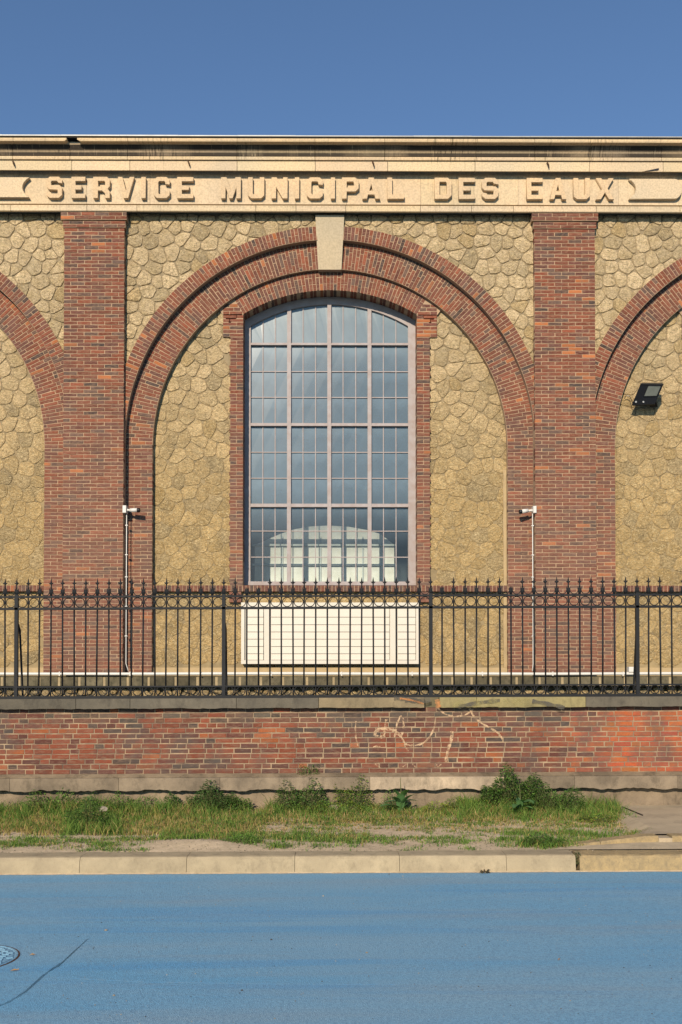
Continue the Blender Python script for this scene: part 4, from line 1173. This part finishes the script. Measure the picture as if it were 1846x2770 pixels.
mb = MB(); mb.add([(-45, 2.2, -.06), (45, 2.2, -.06), (45, YK+.3, -.06), (-45, YK+.3, -.06)], [(0, 1, 2, 3)]); mb.c = [(1, 1, 1)]*4
for v_ in range(4):
    x_, y_, z_ = mb.v[v_]; mb.v[v_] = (x_, y_, z_+rz(x_, y_))
struct(mb, 'road_base', 'dark')
mb = MB(); mb.add([(-600, -600, -.6), (600, -600, -.6), (600, 900, -.6), (-600, 900, -.6)], [(0, 1, 2, 3)]); struct(mb, 'ground', 'asphalt')  # unseen ground kept dark so that little light bounces up
mb = MB(); mb.add([(-45, -30, rz(-45, 0)-.004), (45, -30, rz(45, 0)-.004), (45, 2.2, rz(45, 0)-.004), (-45, 2.2, rz(-45, 0)-.004)], [(0, 1, 2, 3)]); struct(mb, 'unseen_dark_road', 'asphalt')  # unseen dark asphalt added behind the camera to cut bounced light

# raised seam of newer paint along the road
def gpath(name, pxs, w, mat, h=.003, parent=None):
    mb = MB(); P_ = [Vector((*G(a, b, 0), 0)) for a, b in pxs]; q = []
    for a, b in zip(P_[:-1], P_[1:]):
        n = max(2, int((b-a).length/.03))
        q += [a+(b-a)*(i/n) for i in range(n)]
    q.append(P_[-1])
    for i, p in enumerate(q):
        d = (q[min(i+1, len(q)-1)]-q[max(i-1, 0)]).normalized(); nn = Vector((-d.y, d.x, 0))
        wa, wb = w*rnd.uniform(.3, 1), w*rnd.uniform(.3, 1)
        z = rz(p.x, p.y)+.001
        for k_, hh in ((wa, 0), (0, h), (-wb, 0)): r_ = p+nn*k_; mb.v.append((r_.x, r_.y, z+hh)); mb.c.append((1, 1, 1))
    mb.f += [(3*i+j, 3*i+j+1, 3*i+j+4, 3*i+j+3) for i in range(len(q)-1) for j in (0, 1)]
    return mb.build(name, M[mat], parent)
kk = N('bright_blue_road_paint'); M['seam'] = kk.fin(kk.mix(kk.ramp(kk.noise(25, 4), .4, .65), (.14, .38, .60), (.24, .39, .50)), .7)
o = gpath('paint_seam', [(146, 2640), (260, 2648), (400, 2655), (560, 2658), (700, 2661), (923, 2663), (1080, 2664)], .009, 'seam', .0006); o['kind'] = 'structure'

# kerb: one object per stone
kerb = thing('kerb', 'long sandy concrete kerb between the blue road and the weedy verge', 'kerb')
del kerb['label']; del kerb['category']; kerb['kind'] = 'structure'
KJ = [-900, -640, -360, -70, 218, 506, 798, 1081, 1370, 1558]
def kerb_prof(top=.155, back=.30, batter=.03): return [(0, -.05), (.004, .01), (batter*.7, top-.03), (batter+.012, top-.006), (batter+.035, top), (back, top), (back, -.05)]
def kerb_block(a, b, mat, name='kerb_stone', jit=.0, top=.155):
    x0, x1 = G(a, 2360, 0)[0]+.002, G(b, 2360, 0)[0]-.002
    n = max(2, int((x1-x0)/.08)); pr_ = kerb_prof(top); m = len(pr_); mb = MB(); v = []; f = []
    k = rnd.uniform(.93, 1.05)
    for i in range(n+1):
        x = x0+(x1-x0)*i/n
        for (y, z) in pr_: v.append((x, YK+y+rnd.uniform(-jit, jit), z+SL*x+(rnd.uniform(-jit, jit) if z > 0 else 0)))
    for i in range(n): f += [(i*m+j, i*m+j+1, (i+1)*m+j+1, (i+1)*m+j) for j in range(m-1)]
    f += [tuple(range(m-1, -1, -1)), tuple(range(n*m, (n+1)*m))]
    mb.add(v, f, (k, k, k)); return mb.build(name, M[mat], kerb, fix=True)
for a, b in zip(KJ[:-1], KJ[1:]): kerb_block(a, b, 'kerb', jit=.0015)
for a, b in ((1568, 1860), (1863, 2160), (2163, 2500)): kerb_block(a, b, 'kerb2', jit=.005, top=.15)
# gutter line of silt at the kerb foot
mb = MB(); 
for i in range(160):
    x = -6.6+i*.083; r_ = rnd.uniform(.004, .018)
    mb.add([(x, YK-.004-r_, rz(x, YK)+.002), (x+.083, YK-.004-r_*rnd.uniform(.5, 1.2), rz(x+.083, YK)+.002), (x+.083, YK+.01, rz(x, YK)+.012), (x, YK+.01, rz(x, YK)+.012)], [(0, 1, 2, 3)])
o = mb.build('gutter_silt', M['soil']); o['kind'] = 'stuff'

# verge
from mathutils import noise as mn
def fbm(x, y, s, o=3):
    v = 0; a = 1
    for i in range(o): v += a*mn.noise(Vector((x*s, y*s, i*7.3))); s *= 2.1; a *= .5
    return v
gv = G(1560, 2285, .18)
def right_edge(y):      # x where the grass stops and the pavement begins
    pts_ = [(9.35, WX(1500, 9.35)), (9.75, G(1640, 2262, .17)[0]), (10.0, G(1745, 2250, .17)[0]), (10.6, G(1705, 2215, .19)[0]), (11.3, G(1650, 2190, .2)[0]), (12.2, G(1600, 2160, .2)[0])]
    for (a, xa), (b, xb) in zip(pts_[:-1], pts_[1:]):
        if y <= b: return xa+(xb-xa)*max(0, (y-a))/(b-a)
    return pts_[-1][1]
def vz(x, y):
    t = (y-9.3)/(YW-9.3)
    z = .15+.05*t+SL*x+.012*fbm(x, y, 1.3)
    mx_, my_ = G(520, 2290, .16); z += .045*math.exp(-((x-mx_)/.45)**2-((y-my_-.15)/.22)**2)
    if y > 11: z += .05*max(0, (y-11)/1.1)*math.exp(-((x-2.2)/.8)**2)
    return z
nx, ny = 260, 56; x0, x1 = -8, 3.9; v = []; f = []
for j in range(ny+1):
    y = YK+.28+(YW+.1-YK-.28)*j/ny
    for i in range(nx+1):
        x = x0+(x1-x0)*i/nx; z = vz(x, y)+.004*mn.noise(Vector((x*18, y*18, 0)))
        if j == 0: z = min(z, .152+SL*x)
        if x > right_edge(y)-.1: z = min(z, .155+.05*(y-9.3)/(YW-9.3)+SL*x-.012) 
        v.append((x, y, z))
for j in range(ny):
    for i in range(nx): q = j*(nx+1)+i; f.append((q, q+1, q+nx+2, q+nx+1))
mb = MB(); mb.add(v, f); o = struct(mb, 'verge_soil', 'soil', smooth=True)
# pavement at the right with a low second kerb
def pz(x, y): return .158+.05*(y-9.3)/(YW-9.3)+SL*x
mb = MB(); ys = [9.36, 9.75, 10.0, 10.3, 10.6, 11.0, 11.3, 11.8, 12.1]
v = []; f = []
for y in ys:
    xe = right_edge(y)-.12
    for t in range(9): x = xe+(8-xe)*(t/8)**1.5; v.append((x, y, pz(x, y)+(.0 if y < 9.62 else .03*min(max((x-2.5)/.9, 0), 1))))
for j in range(len(ys)-1):
    for t in range(8): q = j*9+t; f.append((q, q+1, q+10, q+9))
mb.add(v, f); o = struct(mb, 'pavement', 'pave')
k2 = thing('dropped_kerb', 'x', 'x'); del k2['label']; del k2['category']; k2['kind'] = 'structure'
def k2y(x): return 9.62-.10*math.exp(-((x-2.3)/.5)**2)
for a, b in ((2.28, 2.62), (2.625, 3.22), (3.36, 4.3), (4.305, 5.3), (5.305, 6.5)):
    mb = MB(); n = 8; v = []; f = []
    for i in range(n+1):
        x = a+(b-a)*i/n; h = .078*min(max((x-2.2)/.9, .05), 1); y = k2y(x)
        z = pz(x, y)
        v += [(x, y, z-.05), (x, y+.006, z+h-.012), (x, y+.02, z+h), (x, y+.17, z+h+.002), (x, y+.19, z-.05)]
    for i in range(n): q = 5*i; f += [(q+j, q+5+j, q+6+j, q+1+j) for j in range(4)]
    f += [(4, 3, 2, 1, 0), tuple(5*n+j for j in range(5))]
    mb.add(v, f, (rnd.uniform(.9, 1.05),)*3); mb.build('kerb_stone', M['kerb2'], k2, fix=True)
mb = MB()      # mortar lump between the kerb stones
mb.box(3.222, 3.358, 9.618, 9.80, .10, .236); mb.build('joint_block', M['pave'], k2)
# raised slab behind the second kerb
mb = MB(); v = []; f = []
for i in range(25):
    x = 2.4+i*.24; h = .078*min(max((x-2.2)/.9, .05), 1)
    for y, e in ((k2y(x)+.165, -.003), (10.3, -.004), (11.2, -.004-.6*h*0), (YW+.1, -.004)):
        v.append((x, y, pz(x, y)+h*max(0, 1-(y-9.6)/4.5)+e))
for i in range(24): q = 4*i; f += [(q+j, q+4+j, q+5+j, q+1+j) for j in range(3)]
mb.add([p for p in v], f)
mb.v = [(x, y, z) if x > right_edge(y)-.1 else (x, y, z-.09) for x, y, z in mb.v]
struct(mb, 'raised_pavement', 'pave', fix=False)

# ------------------------------------------------------------------ grass
def blades(name, X, Y, Z, Hh, Wd, col, lean=.35, seed=3, label=None):
    r = np.random.RandomState(seed); n = len(X); a = r.uniform(0, 2*np.pi, n); la = r.uniform(0, 2*np.pi, n); ln = r.uniform(.1, 1, n)*lean*Hh
    dx, dy = np.cos(a)*Wd/2, np.sin(a)*Wd/2; lx, ly = np.cos(la)*ln, np.sin(la)*ln
    V_ = np.zeros((n, 5, 3))
    V_[:, 0] = np.c_[X-dx, Y-dy, Z-.01]; V_[:, 1] = np.c_[X+dx, Y+dy, Z-.01]
    V_[:, 2] = np.c_[X+dx*.8+lx*.35, Y+dy*.8+ly*.35, Z+Hh*.55]; V_[:, 3] = np.c_[X-dx*.8+lx*.35, Y-dy*.8+ly*.35, Z+Hh*.55]
    V_[:, 4] = np.c_[X+lx, Y+ly, Z+Hh]
    me = bpy.data.meshes.new(name); b = np.arange(n)*5
    me.vertices.add(n*5); me.vertices.foreach_set('co', V_.ravel())
    loops = np.c_[b, b+1, b+2, b+3, b+3, b+2, b+4].ravel(); me.loops.add(len(loops)); me.loops.foreach_set('vertex_index', loops)
    st = np.c_[np.arange(n)*7, np.arange(n)*7+4].ravel(); me.polygons.add(2*n); me.polygons.foreach_set('loop_start', st)
    me.polygons.foreach_set('loop_total', np.tile([4, 3], n))
    me.update(calc_edges=True); me.validate()
    at = me.color_attributes.new('tint', 'FLOAT_COLOR', 'POINT'); cc = np.ones((n, 5, 4)); cc[:, :, :3] = col[:, None, :]; at.data.foreach_set('color', cc.ravel())
    me.materials.append(M['grass']); o = link(bpy.data.objects.new(name, me)); o['kind'] = 'stuff'
    return o
GX_, GY_, GZ_, GH, GC = [], [], [], [], []
r = random.Random(21)
green = [(.09, .165, .030), (.125, .205, .038), (.07, .13, .025), (.16, .23, .045)]
straw = [(.36, .27, .10), (.27, .22, .065), (.42, .30, .14), (.24, .21, .06), (.30, .18, .08)]
LF = []
def gs(v, c, w): return math.exp(-((v-c)/w)**2)
for _ in range(64000):
    y = r.uniform(9.36, YW-.01); x = r.uniform(-6.8, 3.9)
    if abs(x) > .40*y+.8: continue
    re = right_edge(y)
    if x > re+.05*fbm(x, y, 3): continue
    px_ = 910+x*F/y; n1 = fbm(x*.8, y*2.2, 1.3); n2 = fbm(x*1.1+9, y*2.6, 3.2)
    tall = .030; g = .45+.5*n1; d = .5
    back = y > 11.0
    if back:
        u = (y-11.0)/1.1
        d = .70+.9*n1; g = .35+.5*u
        tall = .05+.05*u
        if px_ < 760: tall = .05+.13*u*(.75+.9*n1); d = .95+.8*n2
        if 600 < px_ < 720 and u > .6: tall *= .4; d = .3
        if 1110 < px_ < 1240 and u > .6: tall *= .6; d = .35
        if px_ > 1240: tall = .06+.10*u; d = 1.0; g += .2
    elif y > 10.3:
        u = (y-10.3)/.7
        d = .68+1.0*n1+.9*n2; g = .30+.5*n1; tall = .028
        if px_ < 700: d += .45; tall = .06
        if 180 < px_ < 330: tall = .11; g = .8; d = 1
        if px_ > 770: d -= .30*gs(u, .15, .30)+.04
    else:
        d = .30+1.1*n1+.9*n2; g = .75; tall = .034
        if 440 < px_ < 1000: d += 1.0*gs(y, 10.05, .22); tall = .055
        if 330 < px_ < 600: d += .5*gs(y, 10.1, .2)
        if px_ < 330: d += .35*gs(y, 9.9, .2)
        if px_ > 1340: d += .9*gs(y, 9.62, .2); tall = .055
        if y < 9.6: d -= .45
        if px_ > 1700: d = 1
    mx_, my_ = G(560, 2280, .16)
    d -= 2.2*math.exp(-((x-mx_)/.42)**2-((y-my_+.12)/.24)**2)
    if r.random() > d: continue
    g += 1.1*n2; h = tall*r.uniform(.4, 1.4)*(1+.6*n2)
    if r.random() < .30: LF.append((x, y, h, g))
    for _k in range(2):
        c = r.choice(green) if r.random() < g else r.choice(straw); kq = r.uniform(.95, 1.6)
        xx, yy = x+r.gauss(0, .018), min(y+r.gauss(0, .018), YW-.01)
        GX_.append(xx); GY_.append(yy); GZ_.append(vz(xx, yy)); GH.append(h*r.uniform(.6, 1.2)); GC.append(tuple(v*kq for v in c))
A = np.array
blades('grass', A(GX_), A(GY_), A(GZ_), np.maximum(A(GH), .008), np.full(len(GX_), .0055)*nrs.uniform(.6, 1.6, len(GX_)), A(GC), .95)

LEAFY = True
# leafy weeds: each clump a plant of its own
def leaf(mb, p, d, up, L, w, col, fold=.25):
    d = d.normalized(); s = d.cross(up)
    if s.length < 1e-3: s = Vector((1, 0, 0))
    s.normalize(); n = s.cross(d)
    m = p+d*L*.45; t = p+d*L-n*L*.15
    mb.add([p, m+s*w/2+n*w*fold, m, m-s*w/2+n*w*fold, t], [(0, 1, 2), (0, 2, 3), (1, 4, 2), (2, 4, 3)], col)
mb = MB(); rl = random.Random(4)
for x, y, h, g in LF:
    a = rl.uniform(0, 6.283); c = rl.choice(green) if rl.random() < g+.2 else rl.choice([(.30, .24, .09), (.20, .13, .05), (.26, .25, .06)]); kq = rl.uniform(.7, 1.5)
    for _ in range(2):
        a += 2; p = Vector((x+rl.gauss(0, .02), min(y+rl.gauss(0, .02), YW-.01), 0)); p.z = vz(p.x, p.y)+rl.uniform(0, .6)*h
        leaf(mb, p, Vector((math.cos(a), math.sin(a), rl.uniform(-.1, .6))), Vector((0, 0, 1)), rl.uniform(.014, .036), rl.uniform(.010, .02), tuple(v*kq for v in c))
o = mb.build('ground_cover', M['leaf']); o['kind'] = 'stuff'
def clump(x, y, w, h, n, L, cols, label, seed, cat='plant', dep=None, z=None, name='leafy_weed'):
    r = random.Random(seed); z0 = vz(x, y) if z is None else z; dep = dep or w*.5
    t = thing(name, label, cat, (x, y, z0)); mb = MB(); st = MB()
    for i in range(int(n*1.5)):
        a = r.uniform(0, 2*math.pi); q = math.sqrt(r.random()); hh = r.random()**1.25
        rr_ = q*(1-.18*hh)
        px_, py_ = math.cos(a)*rr_*w/2, math.sin(a)*rr_*dep/2
        if y+py_ > YW-.02 and z is None: py_ = -abs(py_)*.5
        pz_ = hh*h*(1-.35*q*q)*(.8+.35*math.sin(px_*17+seed)*.6)
        d = Vector((math.cos(a)+r.uniform(-.5, .5), math.sin(a)+r.uniform(-.5, .5)-.35, r.uniform(-.2, .9)))
        kq = r.uniform(1.1, 2.0); c = r.choice(cols); LL = L*r.uniform(.6, 1.3)
        leaf(mb, Vector((px_, py_, pz_)), d, Vector((0, 0, 1)), LL, LL*.55, tuple(v*kq for v in c))
        if i % 6 == 0: st.tube([(px_*.4, py_*.4, -.01), (px_*.8, py_*.8, pz_*.6), (px_, py_, pz_)], .002, 3)
    o = mb.build('foliage', M['leaf'], t); o['kind'] = 'stuff'
    st.build('stem', M['stem'], t)
    return t
dg_ = [(.065, .13, .035), (.085, .155, .04), (.05, .10, .03)]
mg_ = [(.10, .185, .035), (.135, .22, .045), (.08, .15, .03)]
yg_ = [(.20, .26, .035), (.15, .22, .035), (.27, .28, .05)]
def at(px, py): return G(px, py, .19)
def cl(px, y, *a, **k): return clump((px-910)*y/F, y, *a, **k)
cl(240, 10.75, .55, .40, 800, .036, dg_+mg_, 'tall leafy green weed in the grass below the white stone at left', 1)
cl(572, 11.9, .70, .42, 1500, .036, dg_, 'dark green nettle clump against the footing, left of the ivy', 2)
cl(472, 11.95, .24, .30, 420, .032, dg_, 'small dark nettle beside the larger nettle clump', 3)
cl(648, 11.9, .34, .30, 500, .034, mg_, 'low green weed between the nettles and the ivy patch', 4)
cl(815, 11.95, .75, .46, 1100, .036, mg_+dg_, 'ivy like green weed climbing the footing below the wall sprig', 5)
cl(955, 11.97, .55, .50, 650, .034, yg_+mg_, 'yellow green creeper tuft rising over the footing band', 6)
cl(1052, 11.9, .30, .30, 200, .03, mg_, 'thin green weed just left of the broad leaved dock', 7)
cl(1180, 11.8, .5, .14, 260, .03, yg_, 'low yellow green weed right of the broad leaved dock', 8)
cl(1385, 11.85, .85, .58, 2200, .042, mg_+dg_, 'large bushy green weed mound against the footing at right', 9)
cl(1500, 11.7, .85, .38, 1500, .036, mg_+dg_, 'green weed mound sloping down right of the large bushy one', 10)
cl(1610, 11.0, .45, .15, 300, .028, yg_+mg_, 'last low weed before the bare pavement at right', 11)
cl(150, 11.9, 1.1, .32, 900, .034, mg_, 'loose green weed at the wall foot, farthest left', 12)
cl(655, 9.8, .5, .08, 400, .026, mg_, 'flat weed at the right edge of the gravel mound', 13)
cl(760, 9.62, .22, .06, 110, .024, mg_, 'small flat weed behind the kerb joint near the middle', 14)
cl(1470, 9.66, .50, .13, 700, .030, mg_+dg_, 'green tuft spilling to the kerb near the broken joint', 15)
clump((1554-910)*9.2/F, 9.12, .12, .14, 130, .022, [(.10, .10, .05), (.14, .12, .07), (.06, .08, .03)], 'greyish dry weed growing in the broken kerb joint', 16, z=.08)
x_, z_ = W(835, 2075, YW-.03); clump(x_, YW-.035, .30, .22, 120, .024, mg_, 'small sprig growing out of the brick wall face', 17, dep=.05, z=z_-.10, name='wall_sprig')
x_, z_ = W(1310, 2345, YK); clump(x_, YK-.03, .10, .05, 26, .03, [(.07, .05, .03)], 'tiny dark dry sprig in the gutter at the kerb foot', 18, dep=.03, z=0.0)
cl(330, 11.95, 1.1, .26, 900, .032, mg_, 'ragged green weeds along the wall foot between the tall leafy weed and the nettles', 21)
cl(895, 11.8, 1.0, .16, 800, .030, mg_+yg_, 'low ragged weeds running along the wall foot left of the dock', 22)
cl(1265, 11.9, .8, .18, 600, .030, mg_+yg_, 'low ragged weeds joining the dock to the large weed mound', 23)
# broad-leaved docks
def dock(x, y, h, n, label, seed, z=None):
    r = random.Random(seed); z0 = vz(x, y); t = thing('dock_plant', label, 'plant', (x, y, z0))
    for i in range(n):
        a = i*2.4+r.uniform(-.3, .3); el = r.uniform(.25, 1.2) if i > 2 else 1.4
        L = h*r.uniform(.5, .75)*(1 if el < 1 else 1.1); w = L*.33; col = r.choice([(.11, .23, .08), (.14, .27, .08), (.10, .20, .09)])
        d = Vector((math.cos(a)*math.cos(el), math.sin(a)*math.cos(el)-.15, math.sin(el))); s = d.cross(Vector((0, 0, 1))).normalized(); n_ = s.cross(d)
        z1 = h*.45*i/n
        P_ = []; m = MB()
        for q in range(6):
            u = q/5; c = Vector((0, 0, z1))+d*L*u-Vector((0, 0, 1))*(u*u)*L*.35; ww = w/2*math.sin(math.pi*min(u*.9+.08, 1))**.7
            P_ += [c+s*ww+n_*ww*.3, c, c-s*ww+n_*ww*.3]
        m.add(P_, [(3*q+j, 3*q+j+1, 3*q+j+4, 3*q+j+3) for q in range(5) for j in (0, 1)], col); m.build('leaf', M['leaf'], t, True)
    m = MB(); m.tube([(0, 0, -.02), (.01, 0, h*.5), (0, .01, h)], [.010, .008, .003], 5); m.build('stem', M['stem'], t)
dock((1083-910)*11.7/F, 11.7, .44, 13, 'broad leaved dock plant standing alone before the cracked footing', 4)
dock((1405-910)*11.45/F, 11.45, .36, 11, 'broad leaved dock plant in front of the large weed mound', 5)

# ------------------------------------------------------------------ small things
def rock(name, x, y, z, s, label, seed, mat='chip', cat='stone'):
    r = random.Random(seed); bm = bmesh.new(); bmesh.ops.create_icosphere(bm, subdivisions=2, radius=1)
    for v_ in bm.verts: v_.co = Vector((v_.co.x*s[0], v_.co.y*s[1], v_.co.z*s[2]))*(1+r.uniform(-.22, .22))
    me = bpy.data.meshes.new(name); bm.to_mesh(me); bm.free(); me.materials.append(M[mat])
    a = me.color_attributes.new('tint', 'FLOAT_COLOR', 'POINT'); a.data.foreach_set('color', [1.0]*4*len(me.vertices))
    o = link(bpy.data.objects.new(name, me)); o.location = (x, y, z); return tag(o, label, cat)
def rk(px, y, s, lab, seed, **k): x = (px-910)*y/F; rock('stone_chunk', x, y, vz(x, y)+s[2]*.5+k.pop('dz', 0), s, lab, seed, **k)
rk(282, 11.5, (.05, .03, .035), 'whitish stone chunk in the tall grass at left', 1, dz=.08)
rk(452, 10.15, (.035, .02, .015), 'pale flat stone on the verge left of the gravel mound', 2)
rk(1352, 10.1, (.045, .03, .015), 'pale flat stone on the bare verge strip at right', 3)
rk(640, 10.9, (.012, .01, .01), 'tiny white pebble in the short grass near the nettles', 4)
rk(905, 11.95, (.10, .04, .05), 'grey rubble stone among the weeds below the yellow creeper', 5)
rk(845, 11.95, (.07, .04, .06), 'grey rubble stone half covered by the ivy', 6)
mb = MB(); p = []
for _ in range(2600):
    y = rnd.uniform(9.3, 11.9); x = rnd.uniform(-5, 3.2)
    if rnd.random() > (1.3-(y-9.3)/1.6): continue
    s = rnd.uniform(.003, .011); z = vz(x, y)+s*.3; k = rnd.uniform(.5, 1.3)
    mb.add([(x-s, y, z), (x+s, y, z), (x, y-s, z+s*.2), (x, y+s, z), (x, y, z+s)], [(0, 2, 4), (2, 1, 4), (1, 3, 4), (3, 0, 4)], (k, k*.95, k*.85))
o = mb.build('gravel', M['chip']); o['kind'] = 'stuff'
# pebbles and grit on the road
mb = MB()
for _ in range(420):
    y = rnd.uniform(4.9, 9.0); x = rnd.uniform(-.42, .42)*y; s = rnd.uniform(.0015, .0045)*(1 if rnd.random() > .06 else 1.8); z = rz(x, y)+.001; k = rnd.choice([.12, .2, .9, 1.2, .4])
    mb.add([(x-s, y-s, z), (x+s, y-s, z), (x+s, y+s, z), (x-s, y+s, z), (x, y, z+s)], [(0, 1, 4), (1, 2, 4), (2, 3, 4), (3, 0, 4)], (k, k*.95, k*.8))
o = mb.build('road_grit', M['chip']); o['kind'] = 'stuff'
def rleaf(px, py, s, ang, label, mat='dryleaf', name='dry_leaf', cat='leaf'):
    x, y = G(px, py, 0); c, n = math.cos(ang), math.sin(ang); z = rz(x, y)+.003
    f_ = lambda a, b, h: (x+a*c-b*n, y+a*n+b*c, z+h)
    mb = MB(); mb.add([f_(-s, 0, 0), f_(-s*.2, s*.3, .01), f_(s, .1*s, .004), f_(-s*.2, -s*.3, .006), f_(0, 0, .014)], [(0, 4, 1), (1, 4, 2), (2, 4, 3), (3, 4, 0)])
    tag(mb.build(name, M[mat], None), label, cat)
rleaf(88, 2582, .022, .1, 'yellowish dry leaf on the blue road right of the manhole cover')
rleaf(40, 2624, .030, .1, 'brown dry leaf on the blue road just below the manhole cover')
rleaf(1513, 2601, .012, .5, 'tiny dark scrap on the blue road at lower right')
x_, y_ = G(287, 2515, 0); rock('pebble', x_, y_, rz(x_, y_)+.004, (.012, .009, .007), 'small tan pebble on the blue road above the crack', 8, cat='pebble')
# manhole cover
mx_, my_ = G(-94, 2590, 0)
mh = thing('manhole_cover', 'round ribbed manhole cover set in the blue road at the left edge', 'manhole cover', (mx_, my_, rz(mx_, my_)))
def disc(mb, r0, r1, z, n=36, h=.006):
    v = []; f = []
    for i in range(n):
        c, s = math.cos(2*math.pi*i/n), math.sin(2*math.pi*i/n); v += [(r0*c, r0*s, z), (r1*c, r1*s, z), (r0*c, r0*s, z-h), (r1*c, r1*s, z-h)]
    for i in range(n): q, w = 4*i, 4*((i+1) % n); f += [(q, q+1, w+1, w), (q+1, q+3, w+3, w+1), (q+2, q, w, w+2)]
    mb.add(v, f)
mb = MB(); disc(mb, .315, .328, .006); mb.build('rim', M['road'], mh)
mb = MB(); disc(mb, .329, .340, .004); mb.build('outer_rim', M['rust'], mh)
mb = MB(); disc(mb, .0, .30, .004); mb.build('plate', M['road'], mh)
for i in range(-7, 8):
    L = math.sqrt(max(.29**2-(i*.038)**2, 0)); mb = MB()
    k = -L
    while k < L-.02: mb.box(k, k+.045, i*.038-.007, i*.038+.007, .0045, .011); k += .062
    mb.build('rib', M['road'], mh)
# black rod on the pavement
a = Vector((*G(1684, 2187, .24), .262)); b = Vector((*G(1739, 2210, .24), .262))
mb = MB(); mb.tube([a, b], .007, 6); tag(mb.build('metal_rod', M['black']), 'thin black rod lying across the bare pavement at right', 'rod')
